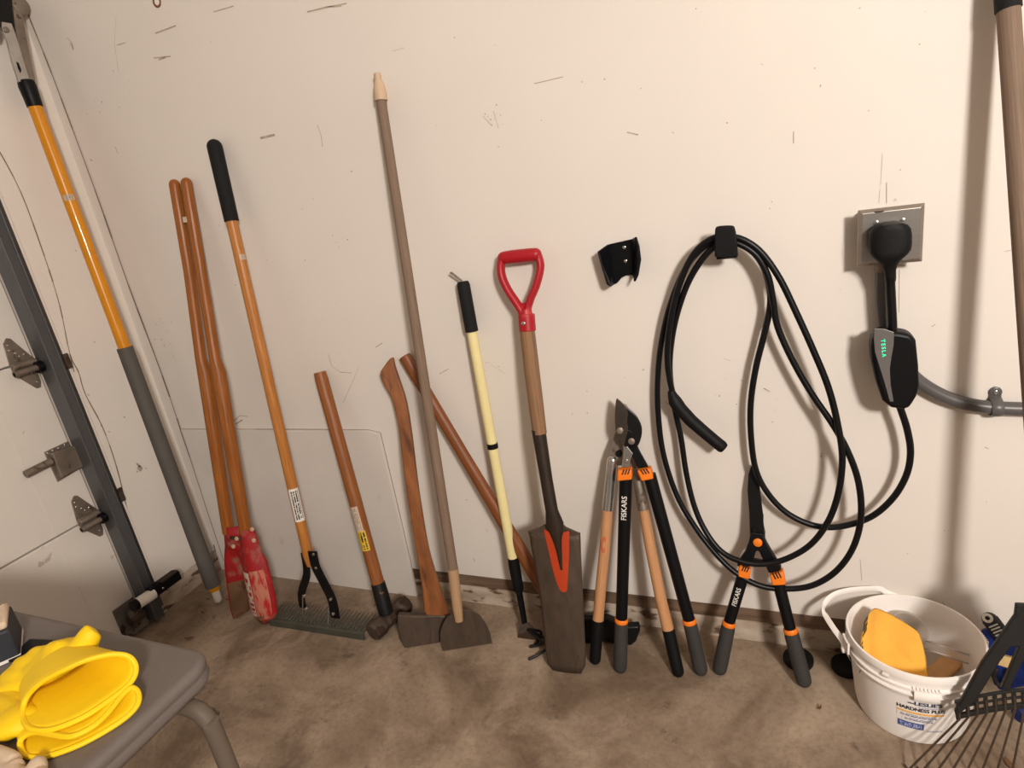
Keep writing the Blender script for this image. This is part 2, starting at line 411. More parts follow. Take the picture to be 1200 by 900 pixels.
# ================================================================== the setting
WX = -2.14                                             # face of the side wall
DX = -2.165                                            # face of the garage door
OPEN = -0.335                                          # edge of the door opening
fl = struct(obj('floor', MB().box((-2.6, -4.6, -.08), (3.6, .12, 0)), M['floor'], smooth=False))
wb = struct(obj('wall_back', MB().box((-2.3, 0, .107), (3.6, .12, 2.6)), M['wall'], smooth=False))
mb = MB().box((WX-.1, OPEN, .085), (WX, 0, 2.6)); mb.box((WX-.1, -3.6, 2.16), (WX, OPEN, 2.6)); mb.box((WX-.1, -4.6, .0), (WX, -3.6, 2.6))
wl = struct(obj('wall_left', mb, M['wall'], smooth=False))
struct(obj('wall_right', MB().box((3.5, -4.6, 0), (3.6, .12, 2.6)), M['wall'], smooth=False))
struct(obj('ceiling', MB().box((-2.3, -4.6, 2.6), (3.6, .12, 2.7)), M['wall'], smooth=False))
# timber sill and concrete curb under the wall boards
struct(obj('trim_1', MB().box((-2.2, .006, .058), (3.5, .11, .107)), M['sill'], smooth=False, bevel=.003))
def rough_strip(a, b, d, h, n, thick):
    """a strip of rough concrete from a to b, face pushed in and out a little"""
    a, b, d = V(a), V(b), V(d); rnd = random.Random(3)
    jit = [[(rnd.random()-.5)*.006 for _ in range(n+1)] for _ in range(5)]
    prof = [(0, -.002), (.001, .3), (0, .8), (.004, .97), (.012, 1.0)]
    def fn(u, v):
        k = round(v*4); i = round(u*n); q = prof[k]
        return a+(b-a)*u + d*(-q[0]*1.0+jit[k][i]*.5) + V((0, 0, 1))*(q[1]*h + (jit[k][i] if k > 2 else 0)*.6)
    mb = MB().grid(fn, n, 4)
    o = len(mb.v)
    return mb
struct(obj('baseboard_back', rough_strip((-2.2, -.002, 0), (3.5, -.002, 0), (0, -1, 0), .06, 120, .1).box((-2.2, .006, 0), (3.5, .1, .058)), M['curb'], smooth=True))
struct(obj('baseboard_left', rough_strip((WX+.004, OPEN+.005, 0), (WX+.004, 0, 0), (1, 0, 0), .085, 14, .1).box((WX-.1, OPEN+.005, 0), (WX-.006, 0, .084)), M['curb'], smooth=True))

# thin board covering the left end of the back wall, down to the floor
pb = Plane((0, -.012, 0), (0, -1, 0))
obj('panel', MB().prism_px([(213, 503), (432, 503.5), (446, 507), (491, 699), (470, 696), (318, 675), (262, 665)], pb, -.0115, 0), M['panel'], wb, smooth=False, bevel=.001)

# joints, dents and scrapes in the paint (thin chips of their own)
pw = Plane((0, 0, 0), (0, -1, 0)); pls = Plane((WX, 0, 0), (1, 0, 0))
def stroke(mb, pl, pts, wd, off=.0008):
    P = [pl(x, y, off) for x, y in pts]
    for i in range(len(P)-1):
        t = (P[i+1]-P[i]).normalized(); b = pl.n.cross(t)*wd*.5*(.6+.8*random.random())
        mb.add([P[i]-b, P[i]+b, P[i+1]+b, P[i+1]-b], [[0, 1, 2, 3]])
mb = MB()
corner = catmull([(25, -6), (32, 15), (60, 85), (111, 222), (150, 333), (190, 440), (222, 535), (243, 600), (261, 655)], 4)
stroke(mb, Plane((0, -.0012, 0), (0, -1, 0)), corner, .0055)
stroke(mb, Plane((0, -.0135, 0), (0, -1, 0)), [(211, 503), (222, 535), (243, 600), (262, 657)], .005)
stroke(mb, Plane((0, -.0128, 0), (0, -1, 0)), [(213, 502.6), (300, 502.8), (380, 503), (432, 503.6), (446, 507), (470, 608), (491, 699)], .0018)
obj('crack', mb, M['crack'], wb, smooth=False)
mb = MB()
stroke(mb, pls, catmull([(-6, 168), (24, 224), (52, 300), (70, 358), (82, 415), (92, 436), (100, 462), (120, 500), (136, 545), (150, 600), (160, 636), (166, 660)], 4), .003)
stroke(mb, pls, [(82, 415), (85, 428), (87, 436)], .003)
stroke(mb, pls, [(246, 656), (255, 648)], .008)
obj('crack', mb, M['crack'], wl, smooth=False)
mb = MB()
marks = [([(136, 20), (134, 50), (139, 85)], .0016), ([(137, 53), (147, 50)], .004), ([(182, 39), (206, 30)], .004), ([(250, 14), (274, 7)], .003), ([(360, 14), (384, 8), (406, 4)], .004), ([(384, 8), (400, 7)], .005),
         ([(79, 44), (84, 50), (86, 58), (82, 50)], .004), ([(372, 147), (376, 158), (378, 172)], .004), ([(135, 172), (138, 180)], .005), ([(180, 68), (200, 66)], .006), ([(186, 70), (194, 67)], .007), ([(440, 407), (448, 402)], .004),
         ([(385, 415), (388, 428), (398, 436), (412, 437)], .0035), ([(420, 431), (412, 450), (402, 472)], .002), ([(270, 497), (281, 487), (290, 488)], .004), ([(276, 497), (284, 492)], .008), ([(390, 518), (393, 526)], .005), ([(515, 438), (526, 432)], .003),
         ([(575, 427), (592, 438)], .0015), ([(566, 136), (577, 148)], .0015), ([(578, 130), (584, 150)], .0015), ([(626, 98), (660, 90)], .002), ([(735, 155), (748, 158)], .003), ([(902, 350), (905, 368)], .003), ([(895, 455), (902, 459)], .005),
         ([(1034, 180), (1032, 216)], .0012), ([(1039, 214), (1039, 238)], .002), ([(1031, 222), (1030, 238)], .0012), ([(1054, 316), (1053.5, 366)], .0022), ([(1092, 383), (1096, 380)], .004), ([(1154, 524), (1159, 526)], .004), ([(1177, 295), (1185, 293)], .002),
         ([(528, 618), (530, 630)], .005), ([(555, 654), (556, 658)], .006), ([(570, 620), (572, 624)], .004), ([(848, 420), (856, 423)], .002),
         ([(930, 154), (930, 168)], .003), ([(460, 60), (474, 56)], .002), ([(305, 162), (322, 158)], .008), ([(232, 330), (234, 345)], .002), ([(1105, 705), (1108, 712)], .003), ([(1008, 655), (1010, 680)], .002), ([(780, 470), (783, 474)], .003)]
for pts, wd in marks: stroke(mb, pw, pts, wd*.6)
rnd = random.Random(11)
for cx, cy, sp, n in [(198, 385, 18, 9), (206, 410, 14, 5), (578, 140, 12, 8), (578, 428, 9, 5), (398, 278, 10, 5), (840, 450, 40, 5), (900, 480, 20, 4), (120, 100, 40, 5), (120, 127, 20, 4), (700, 60, 200, 16), (950, 100, 150, 8), (330, 300, 100, 12), (1100, 620, 60, 4), (500, 560, 60, 5), (700, 450, 60, 4), (905, 240, 6, 2)]:
    for k in range(n):
        x = cx+rnd.uniform(-sp, sp); y = cy+rnd.uniform(-sp, sp)*.7; r = rnd.uniform(.4, 1.2)
        a = rnd.uniform(0, 3); stroke(mb, pw, [(x, y), (x+r*1.6*math.cos(a), y+r*1.6*math.sin(a))], rnd.uniform(.001, .003))
o = obj('scuff_marks', mb, M['scuff'], wb, smooth=False); o['kind'] = 'stuff'
mb = MB()
for x, y in [(165, 546), (170, 548), (160, 552), (110, 400), (88, 293), (145, 488), (28, 112), (55, 158), (22, 293), (150, 440), (118, 498), (103, 462), (48, 165), (164, 637), (127, 505)]:
    stroke(mb, pls, [(x, y), (x+1.5, y+1.5)], .004)
for x, y in [(162, 545), (164, 549)]: stroke(mb, pls, [(x-2, y-2), (x+2, y+2)], .012)
o = obj('scuff_marks', mb, M['scuff'], wl, smooth=False); o['kind'] = 'stuff'
# an old filled hole with a rust ring high on the back wall
hc = W(184, 2); mb = MB().lathe([(.0085, 0), (.0115, .0006), (.0125, .0025), (.0145, .002), (.015, 0)], hc, (0, -1, 0), 18)
obj('hole_ring', mb, M['wood_red'], wb); obj('hole_plug', MB().disc(hc, (0, -1, 0), .009, .001), M['white'], wb)

# jamb board and garage door
jb = MB().box((WX-.002, OPEN, .085), (WX+.006, -.262, 2.2))
struct(obj('trim_2', jb, M['wall'], smooth=False, bevel=.002))
door = bpy.data.objects.new('door_1', None); COL.objects.link(door); BASE[door.name] = V((0, 0, 0)); struct(door)
zs = [.012, XP(100, 611, DX).z, XP(20, 427.5, DX).z, 1.555, 2.10]
for a, b in zip(zs, zs[1:]):
    p = obj('panel', MB().box((DX-.04, -3.58, a+.0025), (DX, OPEN-.006, b-.0025)), M['door'], door, smooth=False, bevel=.004)
    mb = MB().box((DX, -.485, a+.006), (DX+.0016, OPEN-.008, b-.006))
    obj('stile', mb, M['door'], p, smooth=False)
obj('bottom_seal', MB().box((DX-.035, -3.58, 0), (DX-.004, OPEN-.006, .0145)), M['rubber'], door, smooth=False)
pd = Plane((DX+.004, 0, 0), (1, 0, 0))
def hinge(cy, cz):
    """roller hinge: diamond leaves above and below the seam, knuckle, roller stem"""
    k = 1.0
    def q(lst, o0, o1):
        return MB().prism([V((DX+o0, cy+a*.66, cz+b*k)) for a, b in lst], (o1-o0, 0, 0))
    h = obj('hinge', q([(-.055, .004), (-.042, .078), (-.022, .092), (-.006, .088), (.052, .016), (.052, .004)], .002, .006), M['zinc'], door, smooth=False, bevel=.001)
    obj('hinge_leaf', q([(-.05, -.006), (.05, -.006), (.044, -.062), (.034, -.080), (.016, -.080), (-.05, -.02)], .002, .006), M['zinc'], h, smooth=False, bevel=.001)
    obj('knuckle', MB().tube([(DX+.016, cy-.036, cz+.004), (DX+.016, cy+.032, cz+.004)], .0105, 14).box((DX+.002, cy-.035, cz-.012), (DX+.018, cy+.031, cz+.016)), M['zinc'], h, bevel=.002)
    obj('roller_stem', MB().tube([(DX+.034, cy-.048, cz-.014), (DX+.034, cy+.030, cz-.014)], .0062, 12).disc((DX+.034, cy-.048, cz-.014), (0, 1, 0), .010, .012), M['zinc'], h)
    obj('roller_sleeve', MB().tube([(DX+.034, cy-.042, cz-.014), (DX+.034, cy+.018, cz-.014)], .0095, 12), M['zinc'], h)
    obj('roller', MB().tube([(DX+.034, cy+.018, cz-.014), (DX+.034, cy+.0345, cz-.014)], .018, 18), M['black'], h)
    for a, b in [(-.03, .07), (-.032, .055), (-.012, .042), (.0, .030), (.02, -.03), (.028, -.06), (.022, .032)]:
        obj('bolt', MB().disc((DX+.006, cy+a*.66, cz+b), (1, 0, 0), .0036, .0025, 8), M['chrome'], h)
for x_, y_ in ((41, 424), (112, 602)):
    k_ = XP(x_, y_, DX+.004); hinge(-.378, k_.z)
# slide latch
lt = MB().prism_px([(51, 530), (79, 517), (95, 548), (67, 565)], pd, -.003, .001)
l = obj('latch', lt, M['zinc'], door, smooth=False, bevel=.0015)
obj('latch_box', MB().prism_px([(56, 531), (84, 522), (95, 546), (68, 560)], pd, .001, .022), M['zinc'], l, smooth=False, bevel=.004)
a = pd(30, 556, .012); b = pd(60, 541, .012)
obj('bolt_bar', MB().tube([a, b], .0125, 14), M['zinc'], l)
for x, y in [(56, 531), (62, 528), (69, 525), (76, 521)]: obj('bolt', MB().disc(pd(x, y, .001), (1, 0, 0), .0042, .003, 8), M['chrome'], l)

# vertical roller track with its wall angle
tr = thing('door_track', 'dark steel roller track rising beside the garage door', 'track', (WX+.02, -.32, 0))
prof = [(-.118, -.366), (-.118, -.362)]
def extr(pts, z0, z1): return MB().prism([V((x, y, z0)) for x, y in pts], (0, 0, z1-z0))
obj('track_channel', extr([(-2.150, -.3425), (-2.087, -.3425), (-2.087, -.309), (-2.0895, -.309), (-2.0895, -.340), (-2.150, -.340)], .02, 2.2), M['steel_track'], tr, smooth=False)
obj('track_lip', MB().tube([(-2.0865, -.3405, .02), (-2.0865, -.3405, 2.2)], .0034, 8), M['steel_track'], tr)
obj('track_lip', MB().tube([(-2.0875, -.3105, .02), (-2.0875, -.3105, 2.2)], .0034, 8), M['steel_track'], tr)
obj('wall_angle', extr([(-2.0895, -.314), (-2.0895, -.3115), (-2.132, -.3115), (-2.132, -.272), (-2.1345, -.272), (-2.1345, -.314)], .03, 2.2), M['steel_track'], tr, smooth=False)
for z in (.99, .50, 1.6):
    obj('clip', MB().box((-2.1345, -.276, z-.035), (-2.129, -.258, z+.015)), M['rust'], tr, smooth=False, bevel=.001)
# bottom corner bracket of the door
br = obj('bottom_bracket', MB().box((DX+.002, -.425, .02), (DX+.007, -.345, .118)), M['bracket'], door, smooth=False, bevel=.002)
obj('bracket_foot', MB().box((DX+.002, -.42, .016), (DX+.05, -.35, .022)).box((DX+.04, -.40, .02), (DX+.046, -.35, .10)), M['bracket'], br, smooth=False, bevel=.001)
obj('roller', MB().tube([(DX+.034, -.40, .06), (DX+.034, -.35, .06)], .02, 16), M['rust'], br)

# photo-eye sensor on an arm at the foot of the track
sx = -2.055
e0 = XP(157, 710, sx); e1 = XP(180, 695, sx); e2 = XP(209, 674, sx)
ps = thing('door_sensor', 'white and black door sensor on an arm low on the track', 'sensor', (sx, e1.y, e1.z-.02))
ax = (e1-e0).normalized()
obj('sensor_eye', MB().tube([e0+ax*.004, e1], .020, 20), M['white'], ps, bevel=.002)
obj('lens', MB().tube([e0-ax*.006, e0+ax*.012], .0208, 20), M['black'], ps, bevel=.002)
b_ = (e2-e1); up = V((0, -b_.z, b_.y)).normalized()
if up.z < 0: up = -up
obj('arm', MB().obox(e1+b_*.5+V((-.012, 0, 0)), b_*.54, up*.017, V((.020, 0, 0))), M['black'], ps, bevel=.003)
obj('arm_lip', MB().obox(e1+b_*.62+V((-.006, 0, 0))+up*.018, b_*.40, up*.0025, V((.011, 0, 0))), M['rust'], ps, bevel=.001)
obj('wing_nut', MB().obox(XP(181, 688, sx), V((0, .022, .004)), V((0, -.002, .007)), V((.01, 0, 0))).ball(XP(176, 690, sx), .010), M['black'], ps, bevel=.002)
obj('screw', MB().disc(XP(190, 690, sx)+V((.006, 0, .004)), (1, 0, 0), .004, .003, 8), M['chrome'], ps)

# ================================================================== long-handled tools, from the left
def axis(b, t, ty=-.02, bz=0.0): return FL(b[0], b[1], bz), W(t[0], t[1], ty)

# ---- pole pruner in the corner
pB = FL(257, 706, 0.0); pT = XP(30, 95, -2.090)
pr_ = thing('pole_pruner', 'long yellow and grey telescoping pole pruner leaning in the corner', 'pole pruner', pB)
n = lambda x, y: near(pB, pT, x, y)
obj('upper_tube', MB().tube([n(37, 122), n(144, 411)], .0195, 20), M['yellow_pole'], pr_)
obj('lower_tube', MB().tube([n(143, 408), n(248, 687)], [.0245, .0265], 20), M['grey_pole'], pr_)
obj('end_ring', MB().tube([n(248, 686), n(250.5, 692)], .0185, 18), M['yellow_pole'], pr_)
obj('end_cap', MB().tube([n(250, 692), pB], [.0145, .0135], 16, 'roundend'), M['white'], pr_)
obj('collar', MB().tube([n(27, 95), n(29, 102), n(33, 114), n(38, 126)], [.0225, .0245, .0225, .0215], 18), M['black'], pr_, bevel=.002)
c = n(77, 233); mp = on_tube(c, pT-pB, .0195); obj('sticker', patch(mp, .018, .03), M['lab_grey'], pr_)
ph = Plane((-2.090, 0, 0), (1, 0, 0))
g = lambda pts, a, b: MB().prism_px(pts, ph, a, b)
hd = obj('head_bracket', g([(20, 97), (34, 96), (27, 74), (20, 50), (12, 28), (0, 26), (0, 34), (6, 48), (12, 72)], .002, .010), M['chrome'], pr_, smooth=False, bevel=.002)
obj('slot', g([(19, 72), (22, 74), (25, 82), (24, 86), (21, 80)], .0101, .0106), M['black'], hd, smooth=False)
obj('pivot_bolt', MB().disc(ph(7, 35, .010), (1, 0, 0), .008, .005, 14), M['zinc'], hd)
hk = obj('hook_arm', g([(30, 97), (40, 95), (34, 66), (27, 30), (24, 12), (14, 10), (19, 45), (25, 74)], -.010, -.003), M['zinc'], pr_, smooth=False, bevel=.002)
obj('hook_wheel', MB().disc(ph(23, 7, -.012), (1, 0, 0), .026, .012, 22), M['zinc'], hk, bevel=.002)
obj('saw_blade', g([(-14, -14), (12, -14), (14, 12), (18, 44), (9, 42), (2, 24), (-4, 44), (-14, 46)], -.002, .0015), M['blackpaint'], pr_, smooth=False)

# ---- post hole digger
dBL, dBR = FL(283, 724), FL(308, 728); dTL, dTR = W(203, 212, -.022), W(217, 210, -.022)
pdg = plane3(FL(279, 726), FL(309, 730), W(210, 211, -.02))
dg = thing('post_hole_digger', 'post hole digger with two orange wooden handles and worn red blades', 'digging tool', pdg(292, 726))
def dh(T, top, mid, end):
    k = [pdg(*top, .0), pdg(*mid[0]), pdg(*mid[1]), pdg(*mid[2]), pdg(*end)]
    return MB().tube(k, [.0162, .0166, .0175, .0225, .0200], 16, 'roundstart')
obj('handle', dh(dTL, (203.5, 210), [(222, 320), (235.5, 420), (240, 436)], (268, 624)), M['wood_org'], dg)
obj('handle', dh(dTR, (217.5, 208), [(236, 320), (252, 420), (256, 436)], (288, 624)), M['wood_org'], dg)
for T in dg.children: pass
mp = on_tube(pdg(219, 258), dTR-dBR, .0172); obj('sticker', patch(mp, .016, .022), M['lab_grey'], dg)
b1 = obj('blade', MB().sheet([(262, 616, 281, 616, .016), (263, 628, 283, 628, .018), (264, 640, 285, 641, .012), (263, 650, 289, 650, -.012), (263, 664, 289, 664, -.024), (266, 688, 291, 688, -.026), (270, 715, 293, 706, -.024), (274, 727, 294, 714, -.02)], pdg, 10), M['redpaint'], dg, solid=.003, off=0)
b2 = obj('blade', MB().sheet([(280, 616, 299, 621, .018), (281, 632, 303, 634, .022), (283, 646, 307, 647, .026), (284, 656, 313, 657, .032), (285, 668, 317, 672, .034), (290, 694, 323, 698, .034), (294, 712, 325, 716, .032), (299, 722, 323, 723, .026), (306, 729, 317, 729, .012)], pdg, 12), M['redpaint'], dg, solid=.003, off=0)
# bare, muddy lower part of the inner blade and scraped cutting edge of the outer one
obj('worn_face', MB().sheet([(267, 684, 290, 684, -.0235), (269, 698, 291, 698, -.0235), (271, 715, 292.5, 706, -.0215), (274.5, 726, 293, 714.5, -.0175)], pdg, 10), M['blade_dirty'], b1)
obj('worn_edge', MB().sheet([(297, 716, 324, 716.5, .0345), (300, 722, 322.5, 722.5, .029), (306.5, 728.6, 316.5, 728.6, .0145)], pdg, 10), M['blade_dirty'], b2)
R2 = [(284, 656, 313, 657, .032), (285, 668, 317, 672, .034), (290, 694, 323, 698, .034), (294, 712, 325, 716, .032), (299, 722, 323, 723, .026)]
def on_blade(u, v, e):
    k = v*(len(R2)-1); i = min(int(k), len(R2)-2); t = k-i
    r = [a*(1-t)+b*t for a, b in zip(R2[i], R2[i+1])]
    return pdg(r[0]+(r[2]-r[0])*u, r[1]+(r[3]-r[1])*u) + pdg.n*(r[4]*math.sin(PI*u)+e)
obj('scraped_patch', MB().grid(lambda u, v: on_blade(.52+.38*u, .14+.82*v, .0030), 6, 10), M['scraped'], b2)
obj('brand_label', MB().grid(lambda u, v: on_blade(.17+.33*u, .18+.66*v, .0034), 4, 10), M['lab_red'], b2)
for x, y, o in [(274, 640, .02), (296, 620, .018), (298, 633, .02), (278, 631, .02)]:
    obj('bolt', MB().disc(pdg(x, y, o), pdg.n, .0075, .006, 10), M['ferrule'], dg)
obj('pivot_slot', MB().prism_px([(270, 628), (283, 629), (283, 633), (270, 632)], pdg, .0185, .0215), M['rust'], dg, smooth=False)

# ---- levelling rake with a row of long teeth
rB, rT = FL(380, 733), W(250, 165, -.024)
rk = thing('garden_rake', 'ash handled rake with black foam grip and wide row of grey teeth', 'rake', rB)
n = lambda x, y: near(rB, rT, x, y)
obj('grip', MB().tube([n(250, 163), n(273, 259)], [.0215, .0205], 18, 'roundstart'), M['foam'], rk)
obj('handle', MB().tube([n(272.5, 257), n(340, 570), n(363, 650), n(366, 662)], [.0165, .0172, .017, .012], 18), M['wood_rake'], rk)
mp = on_tube(n(349, 590), rT-rB, .0172); obj('care_label', patch(mp, .112, .034), M['lab_white'], rk)
mp = on_tube(n(280, 302), rT-rB, .0168, up=-.5); obj('sticker', patch(mp, .016, .018), M['lab_grey'], rk)
prk = plane3(rB, rB+V((1, .12, 0)), rT)
def strap(pts, wd, off, t=.004):
    c = [prk(x, y, o) for x, y, o in pts]; mb = MB()
    cc = catmull([tuple(p) for p in c], 6)
    return mb.tube(cc, [(t*.5, wd*.5)]*len(cc), 8, 'flat', ref=prk.n)
s1 = obj('brace', strap([(366, 646, .017), (370, 664, .018), (380, 684, .016), (389, 703, .012), (393, 724, .006)], .036, 0, .005), M['blackpaint'], rk)
s2 = obj('brace', strap([(356.5, 648, .006), (359.5, 672, .008), (354.5, 690, .008), (353, 700, .008), (355, 712, .004)], .028, 0, .005), M['blackpaint'], rk)
for x, y, s in [(368, 649, s1), (371, 665, s1), (388, 702, s1), (391, 719, s1), (357, 698, s2), (359.5, 713, s2)]:
    obj('bolt', MB().disc(prk(x, y, .016), prk.n, .0055, .006, 10), M['chrome'], s)
barL, barR = FL(316, 729, .012), FL(427, 746, .012)
bd = (barR-barL).normalized(); bn = V((bd.y, -bd.x, 0)); 
if bn.y > 0: bn = -bn
hb = obj('tooth_bar', MB().obox((barL+barR)/2, (barR-barL)/2, bn*.004, V((0, 0, .0125))).obox((barL+barR)/2-bn*.008+V((0, 0, .0115)), (barR-barL)/2, bn*.010, V((0, 0, .0016))), M['teeth'], rk, smooth=False, bevel=.0015)
NT = 26
t0 = barL+(barR-barL)*.02-bn*.01+V((0, 0, .013))
tm = MB(); tv = -bn*.068+V((0, 0, .016))+bd*.012
tm.tube([t0, t0+tv*.5, t0+tv], [(.0030, .0052), (.0028, .0042), (.0008, .001)], 6, 'flat', ref=(0, 0, 1)); tm.ball(t0+V((0, 0, .002)), .0034, 6)
tooth = obj('tooth', tm, M['teeth'], rk)
for k in range(1, NT):
    twin(tooth, (barR-barL)*(.96*k/(NT-1)), rk)
for (x0, y0, x1, y1) in [(355, 697, 354.5, 727), (385, 713, 384.5, 733)]:
    q = FL(x1, y1, .022); t_ = prk(x0, y0, .012)
    obj('rod', MB().tube([q, t_], .0021, 8), M['chrome'], rk)

# ---- sledge hammer
sT = W(375, 437, -.024); sB = FL(455, 727, .03)
sl = thing('sledge_hammer', 'short sledge hammer with black sleeved wooden handle and dark double faced head', 'hammer', V((sB.x, sB.y, 0)))
n = lambda x, y: near(sB, sT, x, y)
obj('handle', MB().tube([n(374.5, 436), n(377, 444), n(415, 590), n(447, 710)], [(.0185, .0185), (.0205, .0205), (.021, .0205), (.0205, .020)], 18), M['wood_sledge'], sl)
obj('sleeve', MB().tube([n(439, 684), n(444, 700), n(452.5, 719)], [.0225, .0245, .0235], 18), M['sleeve'], sl, bevel=.003)
mp = on_tube(n(424, 606), sT-sB, .0212, up=.55); obj('care_label', patch(mp, .085, .024), M['lab_grey'], sl)
mp = on_tube(n(433, 630), sT-sB, .0213, up=.45); obj('maker_label', patch(mp, .066, .028), M['lab_yellow'], sl)
h0, h1 = FL(436, 742, .032), FL(477, 706, .033)
hv = (h1-h0).normalized()
hm = MB().tube([h0, h0+hv*.006, h0+hv*.04, h0+hv*.052, h1-hv*.052, h1-hv*.04, h1-hv*.006, h1], [.026, .032, .032, .027, .027, .032, .032, .026], 8)
obj('hammer_head', hm, M['rust'], sl, smooth=False, bevel=.003)

# ---- curved axe, head down
pax = plane3(FL(470, 757), FL(518, 749), W(457, 424, -.014))
ax_ = thing('axe', 'curved axe with flared wooden grip and dirty flat head on the floor', 'axe', FL(497, 752))
out = catmull([(452, 428), (447, 438), (452, 451), (460, 465), (465, 483), (469, 503), (474, 548), (480, 590), (490, 650), (496, 690), (500, 717), (525, 717), (521, 700), (512, 672), (503, 640), (496, 600), (490, 560), (484, 510), (478, 472), (470, 446), (464, 428), (461, 418)], 3, closed=True)
obj('handle', MB().prism_px(out, pax, -.011, .011), M['wood_axe'], ax_, bevel=.007, seg=3)
obj('axe_head', MB().prism_px([(467, 716), (467, 732), (470, 746), (476, 756), (496, 754), (516, 750), (519, 738), (523, 728), (530, 718), (515, 716), (490, 717)], pax, -.013, .013), M['oldsteel'], ax_, bevel=.006)

# ---- half-moon edger
ped = plane3(FL(519, 763), FL(577, 754), W(446, 118, -.02))
he = thing('half_moon_edger', 'tall grey weathered wooden edger with a half moon steel blade', 'edger', FL(548, 760))
cv = lambda P: [ped(x, y, .010) for x, y in P]
obj('handle', MB().tube(cv([(446.5, 117), (496, 440), (531, 668)]), [.0128, .0142, .0150], 16), M['wood_grey'], he)
obj('ferrule', MB().tube(cv([(441.8, 86), (442.6, 90), (443, 93), (444, 98), (445.3, 106), (446.8, 118)]), [.0085, .0095, .0085, .0125, .0155, .0165], 16), M['ferrule'], he)
obj('handle_end', MB().tube(cv([(530.8, 666), (536, 712), (538, 727)]), [.0158, .0150, .0125], 16), M['wood_bare'], he)
bl = [(519, 763), (516, 750), (516, 740), (519, 731), (524, 723), (532, 717), (543, 714), (553, 715), (562, 720), (570, 731), (575, 743), (577, 754), (560, 757), (540, 760)]
obj('half_moon_blade', MB().prism_px(bl, ped, -.003, 0), M['oldsteel'], he, smooth=False, bevel=.001)

# ---- old axe crossing behind the others
oT, oB = W(474, 417, -.018), FL(668, 742, .02)
oB.y = min(oB.y, -.05)
poa = plane3(FL(660, 752), FL(745, 764), W(560, 500, -.018))
pth = [(474, 417), (545, 532), (598, 622), (628, 676), (648, 706), (668, 732)]
oa = thing('felling_axe', 'red brown axe handle slanting behind the spade with black head by the loppers', 'axe', FL(668, 748))
P3 = [near(oT, oB, x, y)+V((0, 0, 0)) for x, y in pth]
obj('handle', MB().tube([tuple(p) for p in P3], [(.0165, .0185), (.0155, .018), (.0165, .021), (.017, .023), (.016, .022), (.015, .02)], 16, 'flat'), M['wood_red'], oa, bevel=.003)
pe = Plane(oB, (0.15, -1, .1))
obj('axe_head', MB().prism_px([(652, 716), (690, 720), (712, 718), (735, 728), (749, 727), (750.5, 733), (746, 745), (738, 752), (712, 745), (690, 748), (655, 752)], pe, -.014, .014), M['bladeblack'], oa, bevel=.005)

# ---- cream claw weeder
cT, cB = W(542, 328, -.022), FL(617, 742)
cw = thing('claw_weeder', 'cream pole weeder with black grip, black taped end and small claws', 'weeder', cB)
n = lambda x, y: near(cB, cT, x, y)
obj('grip', MB().tube([n(542, 330), n(544, 334), n(555.5, 388)], [.0145, .0175, .0178], 18), M['foam'], cw, bevel=.001)
obj('tube', MB().tube([n(555, 385), n(602, 657)], [.0140, .0148], 18), M['cream'], cw)
obj('band', MB().tube([n(577.6, 519), n(578.5, 525)], .0157, 18), M['black'], cw)
q0 = n(544, 330)
obj('hanging_loop', MB().tube([q0, q0+V((-.012, -.004, .014)), q0+V((-.026, -.006, .028)), q0+V((-.030, -.006, .026))], .003, 8, 'round'), M['zinc'], cw)
obj('tape', MB().tube([n(601, 653), n(603, 664), n(606, 678), n(608, 689), n(609, 694)], [.0158, .0172, .0165, .0168, .011], 16), M['rubber'], cw)
obj('rod', MB().tube([n(608.5, 690), n(613, 716), n(615.5, 728), n(616.5, 737)], [.0105, .0092, .0088, .007], 12), M['black'], cw)
pq = plane3(FL(607, 748), FL(634, 752), n(612, 715))
obj('foot_plate', MB().prism_px([(609, 732), (620, 729), (628, 738), (633, 750), (607, 747)], pq, -.006, -.002), M['rust'], cw, smooth=False)
tb = FL(618, 738, .03)
for (x, y), (x2, y2) in [((634, 741), (626, 757)), ((640, 750), (620, 758)), ((641, 758), (619, 773))]:
    e1_ = FL(x, y, .022); e2_ = FL(x2, y2, .004)
    obj('claw', MB().tube(catmull([tuple(tb), tuple((tb+e1_)/2+V((0, 0, .004))), tuple(e1_), tuple((e1_+e2_)/2-V((0, 0, .006))), tuple(e2_)], 4), .0042, 8, 'round'), M['blackpaint'], cw)

# ---- drain spade
sp_ = plane3(FL(646, 787), FL(684, 791), W(608, 300, -.018))
sd = thing('drain_spade', 'long bladed drain spade with red D handle and orange mark', 'spade', FL(664, 789))
c = lambda P, o=.0: [tuple(sp_(x, y, o)) for x, y in P]
obj('blade', MB().sheet([(619, 622, 680, 624, .006), (621, 630, 680.5, 634, .008), (624, 648, 681, 650, .010), (628, 670, 682, 672, .011), (633, 700, 683.5, 702, .011), (637, 735, 685, 737, .010), (640, 765, 686.5, 768, .008), (642, 777, 686, 780, .006), (648, 785, 681, 789, .004)], sp_, 14), M['oldsteel'], sd, solid=.003, off=0)
sk = obj('socket', MB().tube(c([(631, 503), (640, 560), (646.5, 598), (650, 614), (652.5, 628), (655, 644), (658, 668)], .014), [(.0185, .0185), (.0165, .0165), (.016, .017), (.017, .025), (.012, .014), (.007, .008), (.001, .003)], 16, ref=sp_.n), M['socket'], sd)
obj('shoulder', MB().prism_px([(619, 622), (632, 617.5), (642, 612), (657, 611), (664, 617), (680, 624), (672, 628), (630, 627)], sp_, .0, .005), M['oldsteel'], sd, smooth=False, bevel=.002)
def decal_pt(x, y):
    # follow the dished blade face
    f_ = (x-(619+(y-622)*.14))/60.0
    return sp_(x, y, .0105*math.sin(PI*min(max(f_, 0), 1))+.0028)
